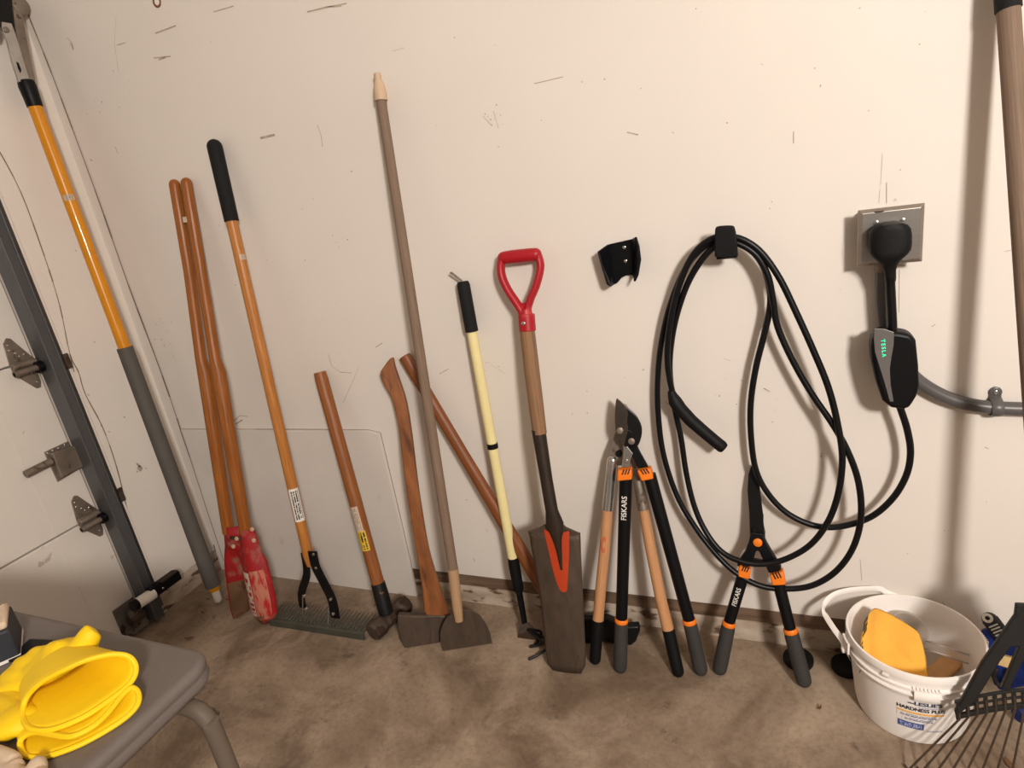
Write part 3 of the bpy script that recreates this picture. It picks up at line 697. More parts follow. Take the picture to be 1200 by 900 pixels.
def decal(rows):
    return MB().grid(lambda u, v: decal_pt(*[rows[round(v*(len(rows)-1))][k]*(1-u)+rows[round(v*(len(rows)-1))][k+2]*u for k in (0, 1)]), 5, len(rows)-1)
mb = decal([(637, 620, 643, 623), (639, 630, 648, 634), (642, 642, 654, 648), (645, 655, 657, 660), (648, 668, 661, 672), (652, 682, 664, 684), (656, 691, 664, 692), (659, 694, 663, 694)])
mb2 = decal([(660, 624, 667, 622), (657, 636, 667, 634), (656.5, 648, 667, 648), (657.5, 660, 666.5, 660), (659, 672, 666, 672), (660, 684, 665, 684), (661, 692, 664.5, 692)])
mb.add(mb2.v, mb2.f)
obj('orange_mark', mb, M['decal'], sd)
obj('shaft', MB().tube(c([(617.5, 384), (624, 440), (632.5, 508)], .014), [.0195, .0200, .0188], 18), M['wood_worn'], sd)
hdl = obj('d_handle', MB().tube(c([(609.5, 298.5), (613, 340), (616, 362), (616.5, 372), (617, 376)], .014)[2:], [.015, .0185, .0205], 16).tube(c([(616.8, 368), (618.4, 388)], .014), [.0215, .0215], 18), M['redplastic'], sd, bevel=.002)
obj('grip_bar', MB().tube(c([(583.5, 303), (600, 301), (620, 299), (634.5, 297.3)], .014), [.0158, .0168, .0168, .0158], 18, 'round'), M['redplastic'], sd)
L_ = catmull([(589, 301), (587, 313), (589, 326), (596, 341), (604, 353), (611, 364), (614, 372)], 4); R_ = catmull([(630, 297), (633.5, 310), (632, 322), (628, 336), (622, 350), (618.5, 362), (618, 372)], 4)
obj('fork_arm', MB().tube(c(L_, .014), [(.014, .0105)]*len(L_), 14, 'round', ref=sp_.n), M['redplastic'], sd)
obj('fork_arm', MB().tube(c(R_, .014), [(.014, .0095)]*len(R_), 14, 'round', ref=sp_.n), M['redplastic'], sd)
obj('fork_web', MB().prism_px([(608, 356), (623, 353), (622, 372), (613, 372)], sp_, .006, .022), M['redplastic'], sd, bevel=.006)
obj('rivet', MB().disc(sp_(613.5, 379, .0345), sp_.n, .005, .003, 12), M['chrome'], sd)

# ================================================================== cutting tools
# ---- wooden handled lopper (behind)
pwl = plane3(FL(697, 780), FL(797, 792), W(733, 470, -.008))
wlp = thing('wooden_lopper', 'old lopper with pale wooden handles and black end grips', 'lopper', FL(745, 780))
c = lambda P, o=.0: [tuple(pwl(x, y, o)) for x, y in P]
hL = obj('handle', MB().tube(c([(712.5, 594), (709, 640), (704, 690), (700.5, 730)]), [.0145, .0150, .0150, .0155], 16), M['wood_ash'], wlp)
hR = obj('handle', MB().tube(c([(754, 595), (762, 640), (774, 700), (784, 742)]), [.0135, .0145, .0150, .0155], 16), M['wood_ash'], wlp)
obj('end_grip', MB().tube(c([(700.8, 726), (699, 750), (697, 778)]), [.0165, .0165, .0158], 16, 'roundend'), M['rubber'], wlp)
obj('end_grip', MB().tube(c([(783, 737), (790, 768), (796, 793)]), [.0165, .0165, .0158], 16, 'roundend'), M['rubber'], wlp)
obj('ferrule', MB().tube(c([(718.5, 533), (712.3, 597)]), [.0150, .0160], 16, 'roundstart'), M['chrome'], wlp)
obj('ferrule', MB().tube(c([(744.5, 548), (754.3, 597)]), [.0130, .0150], 16, 'roundstart'), M['zinc'], wlp)
obj('shank', MB().prism_px([(722, 505), (730, 517), (730, 545), (711, 545), (714, 528)], pwl, -.003, .004), M['zinc'], wlp, smooth=False, bevel=.001)
obj('shank', MB().prism_px([(733, 512), (742, 522), (748, 552), (741, 555), (733, 532)], pwl, -.004, .001), M['zinc'], wlp, smooth=False, bevel=.001)
obj('blade', MB().prism_px([(725, 470), (734, 474), (744, 490), (746, 510), (734, 522), (724, 512), (721, 490)], pwl, -.004, .001), M['zinc'], wlp, smooth=False, bevel=.001)
obj('bumper', MB().disc(pwl(726, 531, .004), pwl.n, .009, .012, 10), M['black'], wlp)
mk_ = on_tube(pwl(708, 636), pwl(712.5, 594)-pwl(700.5, 730), .0152)
obj('red_stamp', MB().grid(lambda u, v: mk_(.024*math.sin(2*PI*u)*(.45+.55*v), .0075*math.cos(2*PI*u)*(.45+.55*v)), 16, 1), mk('faded_red_stamp', S(196, 96, 58), .6, var=.1), hL)

# ---- black and orange lopper (front)
pfl = plane3(FL(727, 787), FL(825, 791), W(735, 470, -.052))
fl_ = thing('bypass_lopper', 'black bypass lopper with orange collars, leaning before the wooden one', 'lopper', FL(775, 787))
c = lambda P, o=.0: [tuple(pfl(x, y, o)) for x, y in P]
def arm(root, P, rt, rg, rr, grip_t):
    """tapered tube, orange ring, grey grip; P: top, ring, end"""
    top, ring, end = P
    h = obj('handle', MB().tube([top, ring], [rt, rt*.94], 18), M['black'], root)
    a = (end-ring).normalized()
    obj('ring', MB().tube([ring-a*.002, ring+a*.001, ring+a*.008, ring+a*.011], [rr*.9, rr, rr, rr*.9], 18), M['orange'], root)
    obj('end_grip', MB().tube([ring+a*.010, ring+a*.018, end-a*.03, end], [(rg*.94, rg*.94), (rg, rg), (rg*.95, rg*1.05), (rg*.95, rg*1.02)], 18, 'roundend'), M['grey_grip'], root)
    return h
f1 = arm(fl_, (pfl(733.5, 556), pfl(728.3, 725), pfl(726.5, 788)), .0165, .0178, .0182, 0)
f2 = arm(fl_, (pfl(761, 556), pfl(807.5, 726), pfl(822.5, 791)), .0165, .0178, .0182, 0)
def collar(root, q, sl=False):
    k = obj('collar', MB().prism_px(q, pfl if root is fl_ else psh, -.012, .0185), M['orange'], root, bevel=.004)
    return k
def bars(col, pl, q, off=.0188):
    """three slanting grooves across a collar"""
    (x0, y0), (x1, y1), (x2, y2), (x3, y3) = q
    for u in (.25, .45, .65):
        P = []
        for uu, vv in ((u, .72), (u+.10, .72), (u+.22, .28), (u+.12, .28)):
            P.append((x0+(x1-x0)*uu+(x3-x0)*vv, y0+(y1-y0)*uu+(y3-y0)*vv))
        obj('groove', MB().prism_px(P, pl, off-.002, off+.0006), M['dkline'], col, smooth=False)
q1 = [(724.5, 547), (741, 546), (741.5, 558), (724, 560)]; q2 = [(747, 547.5), (763, 544.5), (766.5, 557), (752, 560)]
bars(collar(fl_, q1), pfl, q1); k2 = collar(fl_, q2); bars(k2, pfl, [q2[1], q2[0], q2[3], q2[2]])
obj('steel_arm', MB().prism_px([(732, 519), (742, 531), (739, 537), (737, 547), (728, 547), (731, 533)], pfl, .000, .005), M['chrome'], fl_, smooth=False, bevel=.001)
obj('black_arm', MB().prism_px([(735, 520), (745, 517), (750, 528), (760, 546), (748, 548), (741, 533)], pfl, -.006, .004), M['black'], fl_, smooth=False, bevel=.002)
bl = catmull([(722.5, 467), (727, 469), (733, 476), (736, 484), (735, 493), (736, 503), (733, 514), (731, 522), (726, 515), (721.5, 504), (720.5, 490), (721, 478)], 3, closed=True)
obj('cutting_blade', MB().prism_px(bl, pfl, .004, .008), mk('smoked_blade', S(112, 98, 86), .18, .85, var=.15), fl_, smooth=False, bevel=.001)
jaw = catmull([(733, 476), (740, 481), (747, 488), (752, 499), (752, 510), (748, 521), (741, 526), (734, 520), (730, 512), (733, 500), (734, 488)], 3, closed=True)
obj('hook_jaw', MB().prism_px(jaw, pfl, -.006, .004), M['bladeblack'], fl_, smooth=False, bevel=.002)
obj('jaw_plate', MB().prism_px([(721, 503), (731, 500), (741, 506), (742, 519), (733, 524), (726, 515)], pfl, .004, .007), M['black'], fl_, smooth=False, bevel=.002)
for x, y in [(726.5, 504.5), (740, 517)]: obj('pivot', MB().disc(pfl(x, y, .008), pfl.n, .0085, .004, 18), M['zinc'], fl_)
obj('arm_bolt', MB().disc(pfl(734, 540.5, .005), pfl.n, .0045, .004, 10), M['chrome'], fl_)
mp = on_tube(pfl(731.6, 593), pfl(733.5, 556)-pfl(728.3, 725), .0169)
text('lettering', 'FISKARS', mp, M['white'], f1, .0185, .0185, .015)

# ---- hedge shears
psh = plane3(FL(843, 790), FL(945, 806), W(884, 545, -.012))
hs = thing('hedge_shears', 'black and orange hedge shears standing under the coiled cable', 'shears', FL(893, 800))
s1 = arm(hs, (psh(872, 670), psh(854.5, 729), psh(842, 790)), .0148, .0178, .0172, 0)
s2 = arm(hs, (psh(910.5, 676), psh(926, 737), psh(944, 805)), .0148, .0178, .0172, 0)
q1 = [(867, 658), (881, 662), (879, 674), (864.5, 671)]; q2 = [(902, 668), (918, 664), (921, 680), (905, 681)]
bars(collar(hs, q1), psh, q1); bars(collar(hs, q2), psh, [q2[1], q2[0], q2[3], q2[2]])
bl = [(880, 546.5), (883, 544), (886, 545), (888, 556), (891, 575), (894, 600), (896.5, 632), (879, 630), (878, 600), (876, 575), (877, 556)]
obj('blade', MB().prism_px(bl, psh, .000, .004), M['bladeblack'], hs, smooth=False, bevel=.001)
ser = [(886, 549)] + [(888.5+i*1.05+(1.2 if i % 2 else 0), 556+i*9.5) for i in range(9)] + [(896, 640), (888, 632)]
obj('blade', MB().prism_px(ser, psh, -.005, -.001), M['chrome'], hs, smooth=False)
obj('pivot_plate', MB().prism_px([(880, 621), (894, 623), (899, 634), (906, 646), (916, 662), (913, 668), (901, 669), (896, 657), (889.5, 643), (886.5, 643), (882, 657), (878, 662), (864, 661), (866, 655), (874, 643), (878, 632)], psh, -.008, .009), M['black'], hs, smooth=False, bevel=.003)
obj('cross_web', MB().prism_px([(876, 652), (900, 656), (899, 662), (874, 658)], psh, -.004, .004), M['black'], hs, smooth=False, bevel=.001)
obj('pivot', MB().disc(psh(888, 635.5, .009), psh.n, .0105, .005, 20), M['orange'], hs)
obj('bumper', MB().disc(psh(884.5, 621, .006), psh.n, .007, .006, 12), M['black'], hs)
mp = on_tube(psh(864, 697), psh(872, 670)-psh(854.5, 729), .0153)
text('lettering', 'FISKARS', mp, M['white'], s1, .0145, .0155, .015)

# ================================================================== charging gear on the wall
# ---- empty black connector cradle
cr = thing('connector_cradle', 'empty black plastic cradle screwed to the wall', 'holder', W(728, 305))
p1 = Plane((0, -.002, 0), (0, -1, 0)); 
bk = [(714, 286), (743, 279.5), (746, 300), (744, 323), (741, 322), (735, 322), (729, 325), (724, 331), (720, 333), (716, 310)]
obj('back_plate', MB().prism_px(bk, p1, 0, .006), M['black'], cr, smooth=False, bevel=.001)
def wing(b0, b1, f):
    P = [W(x, y, -.003) for x, y in (b0, b1)] + [W(x, y, -.048) for x, y in f]
    nn = (P[1]-P[0]).cross(P[2]-P[0]).normalized()
    return MB().prism(P, nn*.005)
obj('side_wing', wing((714, 286), (721, 333), [(717, 335.5), (713, 333), (707, 313), (702, 294.5)]), M['black'], cr, smooth=False, bevel=.0015)
obj('side_wing', wing((743, 279.5), (744, 323), [(745, 330), (749, 322), (752, 304), (750, 288), (746.5, 277.5)]), M['black'], cr, smooth=False, bevel=.0015)
for x, y in [(731.5, 290), (733, 306)]: obj('screw', MB().disc(p1(x, y, .006), p1.n, .004, .002, 10), M['chrome'], cr)

# ---- cable hook
hk = thing('cable_hook', 'black plastic wall hook carrying the cable loops', 'hook', W(850, 283))
pf = Plane((0, -.066, 0), (0, -1, 0))
cap = catmull([(838.5, 268), (841, 265), (849, 264), (858, 264), (861, 266), (863, 276), (865, 297), (863.5, 300), (852, 301), (840, 300.5), (838, 298), (838, 282)], 2, closed=True)
obj('front_cap', MB().prism_px(cap, pf, 0, .012), M['rubber'], hk, bevel=.004, seg=3)
a = W(851, 287)
obj('stem', MB().box((a.x-.016, -.067, a.z-.006), (a.x+.016, -.004, a.z+.010)), M['rubber'], hk, smooth=False, bevel=.003)
obj('back_plate', MB().box((a.x-.022, -.005, a.z-.03), (a.x+.022, -.0002, a.z+.028)), M['rubber'], hk, smooth=False, bevel=.001)

# ---- steel outlet box and plate
cs = [W(1004, 246, -.05), W(1083, 239.6, -.05), W(1080, 308, -.05), W(1008, 311, -.05)]
cx = sum(p.x for p in cs)/4; cz = sum(p.z for p in cs)/4; hw = .0565
ob = thing('outlet_box', 'square steel outlet box with brushed cover plate on the wall', 'outlet', (cx, 0, cz))
obj('box', MB().box((cx-.05, -.046, cz-.05), (cx+.05, -.0002, cz+.05)), M['zinc'], ob, smooth=False, bevel=.003)
vs = []
for k, (h_, y) in enumerate([(hw, -.045), (hw, -.047), (hw-.007, -.0525)]):
    vs += [V((cx+i*h_, y, cz+j*h_)) for i, j in ((-1, -1), (1, -1), (1, 1), (-1, 1))]
fs = [[0, 1, 2, 3], [8, 9, 10, 11]] + [[k*4+i, k*4+(i+1) % 4, k*4+4+(i+1) % 4, k*4+4+i] for k in (0, 1) for i in range(4)]
cp = obj('cover_plate', MB().add(vs, fs), M['plate'], ob, smooth=False, bevel=.0012)
for x, y in [(1027, 261), (1058, 258)]: obj('screw', MB().disc(W(x, y, -.0525), (0, -1, 0), .0048, .0022, 12), M['chrome'], cp)
obj('knockout', MB().disc((cx-.02, -.0455, cz+.0495), (0, 0, 1), .011, .002, 16).disc((cx+.02, -.025, cz+.0495), (0, 0, 1), .011, .002, 16), M['rust'], ob)
# ---- conduit with strap
cn = thing('conduit', 'grey flexible conduit curving from the outlet box to the right', 'conduit', W(1036, 318))
P = catmull([(1035, 312, .024), (1034, 335, .022), (1035, 362, .020), (1040, 392, .018), (1052, 420, .017), (1070, 441, .017), (1090, 456, .017), (1115, 468, .017), (1142, 475, .017), (1170, 478, .017), (1210, 479.5, .017), (1300, 482, .017), (1500, 488, .017), (1900, 501, .017), (2600, 524, .017)], 8)
obj('tube', MB().tube([tuple(W(x, y, -e)) for x, y, e in P], .0142, 18), M['conduit'], cn)
a = W(1035, 310, -.024)
obj('connector', MB().tube([(a.x, a.y, cz-.049), (a.x, a.y, cz-.056), (a.x, a.y, cz-.0561), (a.x, a.y, cz-.074)], [.019, .019, .0165, .0165], 12), M['zinc'], cn, bevel=.001)
st = thing('conduit_strap', 'small grey one hole strap holding the conduit to the wall', 'strap', W(1168, 470))
k = W(1167.5, 478, -.017); ar = [(k.x-.0, -.0015, k.z+.034), (k.x, -.004, k.z+.019)] + [(k.x, -.017-.0165*math.sin(t), k.z+.0165*math.cos(t)) for t in [PI*i/10 for i in range(11)]] + [(k.x, -.002, k.z-.021)]
obj('band', MB().tube(ar, [(.0105, .0022)]*len(ar), 8, ref=(1, 0, 0)), M['conduit'], st)
obj('ear', MB().disc((k.x, -.0004, k.z+.030), (0, -1, 0), .0115, .005, 16), M['conduit'], st)
obj('neck', MB().box((k.x-.0085, -.0052, k.z+.012), (k.x+.0085, -.0006, k.z+.030)), M['conduit'], st, smooth=False, bevel=.001)
obj('screw', MB().disc((k.x, -.0054, k.z+.030), (0, -1, 0), .0045, .002, 10), M['chrome'], st)

# ---- charging cable: plug, control box, coil and connector are one thing
ch = thing('charging_cable', 'black vehicle charging cable looped over the hook with plug and control box', 'charger', W(1043, 470))
rows = [(260.5, 1043, 8), (262, 1043, 14), (265, 1043, 18), (270, 1043, 21), (277, 1043, 22), (287, 1043, 22), (294, 1043, 21), (299, 1042.5, 18), (304, 1042, 13), (309, 1042, 9), (316, 1042.5, 6.5), (324, 1043, 5.8)]
def plug(u, v):
    y, x, hw_ = rows[round(v*(len(rows)-1))]; dp = min(.021, .0075+hw_*.0009)
    cpt = W(x, y, -.056-dp); k_ = hw_/ (FPX/((cpt-CAM).dot(_f)))
    th = 2*PI*u; sg = lambda q: math.copysign(abs(q)**.75, q)
    return cpt+V((sg(math.cos(th))*k_, sg(math.sin(th))*dp, 0))
mb = MB().grid(plug, 24, len(rows)-1, wrap=True)
nn = 24; mb.f.append(list(range(nn))); mb.uv.append([(0, 0)]*nn)
obj('plug', mb, M['rubber'], ch)
P = catmull([(1043, 318, .066), (1043.5, 335, .066), (1044.5, 355, .066), (1045.5, 375, .066), (1046, 388, .066)], 5)
obj('plug_lead', MB().tube([tuple(W(x, y, -e)) for x, y, e in P], [.0105]*4+[.0088]*(len(P)-4), 14), M['cable'], ch)
pc = Plane((0, -.052, 0), (0, -1, 0))
body = [(1019, 391), (1023, 384), (1029, 382), (1049, 382.5), (1063, 385), (1069, 392), (1072, 420), (1073, 444), (1070, 456), (1062, 469), (1055, 471), (1041, 469), (1031, 461), (1024, 440), (1018.5, 415), (1017.5, 400)]
box_ = obj('control_box', MB().prism_px(body, pc, -.012, .034), M['black'], ch, bevel=.008, seg=3)
fr = [(1024.5, 384.5), (1036, 385), (1047.5, 389), (1047, 404), (1044.5, 418), (1042.5, 432), (1043.5, 450), (1047, 470), (1042.5, 470), (1036, 447), (1030, 428), (1025, 412), (1024, 397)]
fp_ = obj('faceplate', MB().prism_px(fr, pc, .032, .0352), M['face'], box_, smooth=False, bevel=.0008)
ct = pc(1035.3, 408, .0356); dn = (pc(1036.2, 418, .0356)-pc(1034.6, 398, .0356)).normalized(); rt = V((0, -1, 0)).cross(dn)*-1
def led(x, y): return ct + dn*x + (rt if rt.x > 0 else rt)*y
text('lettering', 'T E S L A', lambda x, y: ct+dn*x+dn.cross(V((0, -1, 0)))*-y, M['led'], fp_, .0098, .0098, .02)
path = [(1052, 468, .055), (1055, 478, .052), (1063, 503, .05), (1067, 530, .05), (1062, 557, .05), (1046, 584, .05), (1020, 606, .05), (985, 617, .05), (955, 616, .05), (925, 603, .048), (902, 581, .045), (886, 551, .042), (880, 510, .04), (880, 470, .04), (886, 430, .04), (895, 394, .04), (902, 362, .04), (902, 338, .042), (894, 311, .044), (879, 292, .046), (862, 284, .047), (846, 283, .047), (829, 287, .045), (812, 302, .042), (798, 325, .04), (784, 362, .036), (775, 402, .032), (771, 440, .030), (771, 480, .032), (777, 530, .036), (793, 580, .045), (815, 618, .058), (838, 648, .075), (862, 671, .088), (890, 686, .09), (920, 690, .085), (952, 686, .082), (980, 669, .078), (1000, 641, .075), (1009, 605, .072), (1006, 565, .07), (993, 528, .068), (975, 496, .062), (953, 464, .056), (934, 432, .052), (919, 402, .05), (910, 378, .05), (905.5, 350, .052), (900, 324, .055), (888, 301, .056), (871, 288, .056), (855, 284, .056), (838, 289, .055), (822, 305, .053), (806, 332, .05), (794, 366, .045), (787, 400, .040), (785, 435, .036), (790, 475, .035), (798, 513, .038), (804, 553, .045), (813, 591, .055), (826, 621, .07), (844, 645, .088), (866, 657, .098), (892, 661, .098), (921, 655, .092), (950, 638, .088), (971, 610, .084), (983, 575, .08), (987, 535, .076), (981, 494, .072), (970, 452, .068), (952, 408, .064), (933, 366, .06), (914, 327, .057), (893, 297, .056), (873, 282, .056), (853, 277, .055), (834, 280, .055), (816, 294, .054), (802, 318, .055), (791, 352, .056), (784, 388, .056), (782, 420, .054), (785, 446, .052), (790, 466, .050)]
cpts = []
for a, b in zip(path, path[1:]): pass
obj('cable', MB().tube([tuple(W(x, y, -e)) for x, y, e in catmull(path, 7)], .0072, 12), M['cable'], ch)
P = [(786.5, 458, .052), (788, 463, .053), (791, 470, .054), (797, 479, .055), (810, 493, .056), (826, 507, .056), (838, 517, .056), (846, 523.5, .056), (848.5, 525.5, .056)]
obj('connector_handle', MB().tube([tuple(W(x, y, -e)) for x, y, e in P], [.0085, .0115, .0165, .0165, .0158, .0152, .0150, .0150, .0125], 18, ref=(0, -1, 0)), M['rubber'], ch)

# ================================================================== bucket and what is in it
BX, BY, BR, BH, B0 = .247, -.141, .132, .207, .111
bk = thing('bucket', 'white plastic bucket with a raised handle and printed label', 'bucket', (BX, BY, 0))
prof = [(B0-.006, .012), (B0-.004, 0), (B0, .002), (B0+.004, .02), (B0+.0145, .13), (B0+.0155, .148), (BR-.003, .150), (BR+.003, .1505), (BR+.003, .1535), (BR-.003, .155), (BR-.002, .166), (BR+.0045, .1675), (BR+.0045, .1705), (BR-.001, .172), (BR+.0005, .188), (BR+.004, .190), (BR+.0045, .203), (BR+.003, BH), (BR-.001, BH), (BR-.003, .200), (BR-.010, .12), (B0-.004, .02), (B0-.010, .012), (.001, .0115)]
obj('body', MB().lathe(prof, (BX, BY, 0), (0, 0, 1), 96), M['bucket'], bk, angle=50)
def cyl(th, z, e=0.0):                                  # a point on the bucket's outer wall
    r = B0+.004+(z-.02)/.11*.0105+e if z < .149 else BR+e
    return V((BX+r*math.cos(th), BY+r*math.sin(th), z))
TH = math.atan2(CAM.y-BY, CAM.x-BX) + .20
# snap lugs round the rim, tear tab in front
def lug(th, w_, z0, z1, e):
    return MB().grid(lambda u, v: V((BX+(BR+.001+e*math.sin(PI*max(.0, min(1, v*1.0)))**.3)*math.cos(th+(u-.5)*w_), BY+(BR+.001+e*math.sin(PI*v)**.3)*math.sin(th+(u-.5)*w_), z0+(z1-z0)*v)), 8, 4)
obj('tear_tab', lug(TH+.02, .34, .138, .171, .006), M['bucket'], bk)
for k in range(8): obj('tab_tooth', lug(TH-.16+.05*k, .022, .170, .176, .005), M['bucket'], bk)
obj('rim_lug', lug(TH-.55, .10, .174, .188, .004), M['bucket'], bk)
# bail: ears left and right, handle swung up against the wall
thl, thr = math.radians(192), math.radians(12)
eL, eR = V((BX+(BR+.012)*math.cos(thl), BY+(BR+.012)*math.sin(thl), .160)), V((BX+(BR+.012)*math.cos(thr), BY+(BR+.012)*math.sin(thr), .160))
for th, e in ((thl, eL), (thr, eR)):
    er = obj('ear', MB().grid(lambda u, v: V((BX+(BR+.002+.008*math.sin(PI*v)**.3)*math.cos(th+(u-.5)*.30), BY+(BR+.002+.008*math.sin(PI*v)**.3)*math.sin(th+(u-.5)*.30), .138+.058*v)), 6, 4), M['bucket'], bk)
    for k in range(6):
        t = th+(.135-.045*k)
        obj('rib', MB().obox((BX+(BR+.0105)*math.cos(t), BY+(BR+.0105)*math.sin(t), .179), V((math.cos(t), math.sin(t), 0))*.002, V((-math.sin(t), math.cos(t), 0))*.0016, V((0, 0, .015))), M['bucket'], er, smooth=False)
    obj('pivot', MB().disc(e, (math.cos(th), math.sin(th), 0), .008, .006, 16), M['bucket'], bk)
pw2 = [(995, 764, None), (988, 752, -.160), (976, 735, -.128), (966, 718, -.082), (966, 708, -.050), (975, 698, -.030), (990, 692.5, -.018), (1010, 690, -.011), (1030, 690, -.009)]
bp = [tuple(eL)] + [tuple(W(x, y, Y)) for x, y, Y in pw2[1:]]
end = V(eR); last = V(bp[-1])
bp += [(BX-.03, -.0035, BH-.004), (BX+.03, -.0032, BH-.022), (BX+.085, -.014, BH-.035), (end.x-.004, -.06, .165), tuple(end+V((.006, .03, .0))), tuple(end)]
bc = catmull(bp, 6)
obj('bail', MB().tube(bc, [(.0020, .0068)]*len(bc), 10, ref=(.3, -1, .2)), M['bucket'], bk)
# printed label
def lab(th0, z0): return lambda x, y: cyl(th0+x/(B0+.012), z0+y, .0012)
LT = TH-.03
def rect(name, mat, x0, x1, z0, z1, e=0):
    f = lab(LT, 0)
    obj(name, MB().grid(lambda u, v: f(x0+(x1-x0)*u, z0+(z1-z0)*v), 8, 1), mat, bk)
text('lettering', "LESLIE'S", lab(LT+.10, .1245), M['navy_ink'], bk, .0155, .0140, .03)
rect('print_lines', M['lab_blue'], -.010, .038, .1135, .117)
text('lettering', 'HARDNESS PLUS', lab(LT+.0, .1065), M['black_ink'], bk, .0122, .0135, .03)
rect('amber_stripe', M['lab_amber'], -.044, .044, .0925, .0975)
rect('print_lines', M['lab_blue'], -.044, .036, .0805, .0905)
rect('print_lines', M['lab_blue'], -.034, .028, .070, .079)
rect('print_block', M['lab_block'], -.042, .008, .047, .065)
rect('print_lines', M['lab_blue'], .012, .048, .043, .048)
rect('swoosh', M['navy_ink'], -.025, -.014, .1220, .1250)
# ---- sponge
def blob(rings, wrap=20):
    return rings
so = thing('sponge', 'large worn yellow sponge with dark torn edge in the white bucket', 'sponge', (BX-.02, BY, .1))
def rbox(c_, ax_, ay_, az_, n=14, e=.32):
    """soft rounded block: half-axis vectors"""
    sg = lambda q: math.copysign(abs(q)**e, q)
    c_ = V(c_)
    def fn(u, v):
        th = 2*PI*u; ph = PI*min(max(v, .004), .996)-PI/2
        return c_ + V(ax_)*(sg(math.cos(ph))*sg(math.cos(th))) + V(ay_)*(sg(math.cos(ph))*sg(math.sin(th))) + V(az_)*sg(math.sin(ph))
    return MB().grid(fn, n*2, n, wrap=True)
# the sponge leans on the front left of the bucket; corners read at their depth inside the rim
f0, f1_, f2_, f3_ = FL(1021, 702, .240), FL(1082, 737, .200), FL(1096, 812, .112), FL(1014, 782, .150)
ext = FL(1008, 725, .215)-f0
back = V((-.055, .035, -.025))
def spg(u, v):
    return None
mb = MB()
N_ = 12
top = lambda u, v: (f0*(1-u)+f1_*u)*(1-v) + (f3_*(1-u)+f2_*u)*v
nrm = (f1_-f0).cross(f3_-f0).normalized()
if nrm.dot(CAM-f0) < 0: nrm = -nrm
rn = random.Random(5)
def sq(u, v):
    x, y = 2*u-1, 2*v-1; k = .20
    return .5+.5*x*math.sqrt(1-k*y*y), .5+.5*y*math.sqrt(1-k*x*x)
def front(u, v):
    b = min(1, 5*min(u, 1-u))**.5*min(1, 5*min(v, 1-v))**.5
    return top(*sq(u, v)) + nrm*(.011*b-.006 + .006*math.sin(5*u+2)*math.sin(4*v)) 
def backf(u, v):
    b = min(1, 5*min(u, 1-u))**.5*min(1, 5*min(v, 1-v))**.5
    return top(*sq(u, v)) + ext - nrm*.006*b
A_ = [front(i/N_, j/N_) for j in range(N_+1) for i in range(N_+1)]; B_ = [backf(i/N_, j/N_) for j in range(N_+1) for i in range(N_+1)]
ix = lambda i, j: j*(N_+1)+i; nA = len(A_)
fs = [[ix(i, j), ix(i+1, j), ix(i+1, j+1), ix(i, j+1)] for i in range(N_) for j in range(N_)]
fs += [[nA+q for q in f] for f in fs]
ring = [(i, 0) for i in range(N_)]+[(N_, j) for j in range(N_)]+[(i, N_) for i in range(N_, 0, -1)]+[(0, j) for j in range(N_, 0, -1)]
for a, b in zip(ring, ring[1:]+ring[:1]): fs.append([ix(*a), ix(*b), nA+ix(*b), nA+ix(*a)])
def inside(p):
    d_ = V((p.x-BX, p.y-BY, 0)); lim = B0-.010+(BR-.003-B0+.010)*min(1, p.z/.2)-.005
    if p.z < BH-.006 and d_.length > lim: d_ *= lim/d_.length
    return V((BX+d_.x, BY+d_.y, max(p.z, .03)))
A_ = [inside(p) for p in A_]; B_ = [inside(p) for p in B_]
obj('foam', mb.add(A_+B_, fs), M['sponge'], so, sub=1, angle=180)
tz = MB()
for k in range(16):
    v = .10+.052*k+rn.uniform(-.02, .02)
    if k in (6, 7, 12): continue
    p = top(*sq(.0, v)) + ext*(.50+rn.uniform(-.15, .15)); d_ = (f3_-f0).normalized()
    ww = rn.uniform(.10, .22); en = ext.cross(d_).normalized(); en = en if en.dot(CAM-p) > 0 else -en
    tz.obox(p+en*.0004, d_*rn.uniform(.002, .006), ext*ww, en*.0012)
obj('torn_edge', tz, mk('dirty_sponge_edge', S(78, 64, 44), .95), so, bevel=.001)
# ---- clear scoop
sc_ = thing('measuring_scoop', 'clear plastic measuring scoop behind the sponge in the bucket', 'scoop', (BX+.02, BY+.03, .08))
cc_ = FL(1066, 738, .155); axs = V((.35, -.45, .75)).normalized()
obj('cup', MB().lathe([(.036, -.055), (.040, 0), (.0425, .001), (.0425, .0035), (.039, .003), (.0345, -.053), (.001, -.053)], cc_, axs, 36), M['clear'], sc_)
h0 = FL(1087, 757, .150); h1 = FL(1132, 772, .135); hd_ = (h1-h0); hs_ = axs.cross(hd_.normalized()).normalized()
obj('scoop_handle', MB().obox((h0+h1)/2, hd_*.56, hs_*.011, axs*.0012).obox((h0+h1)/2+hs_*.010+axs*.002, hd_*.56, hs_*.0012, axs*.004).obox((h0+h1)/2-hs_*.010+axs*.002, hd_*.56, hs_*.0012, axs*.004), M['clear'], sc_, smooth=False, bevel=.0008)
# ---- wooden brush
wbr = thing('wooden_brush', 'worn wooden brush lying low in the bucket under the scoop', 'brush', (BX+.07, BY+.0, .06))
w0 = FL(1090, 796, .075); w1 = FL(1137, 757, .105); wd_ = (w1-w0); wn = V((.1, -.3, 1)).normalized(); ws = wd_.cross(wn).normalized()
obj('block', MB().obox((w0+w1)/2, wd_*.55, ws*.020, wn*.010), M['brush_wood'], wbr, bevel=.006, seg=3)
obj('hanging_hole', MB().disc(w1-wd_*.06+wn*.0095, wn, .008, .0012, 14), M['dkline'], wbr)
obj('bristles', MB().obox((w0+w1)/2-wn*.022, wd_*.45, ws*.016, wn*.013), M['tan'], wbr, smooth=False)

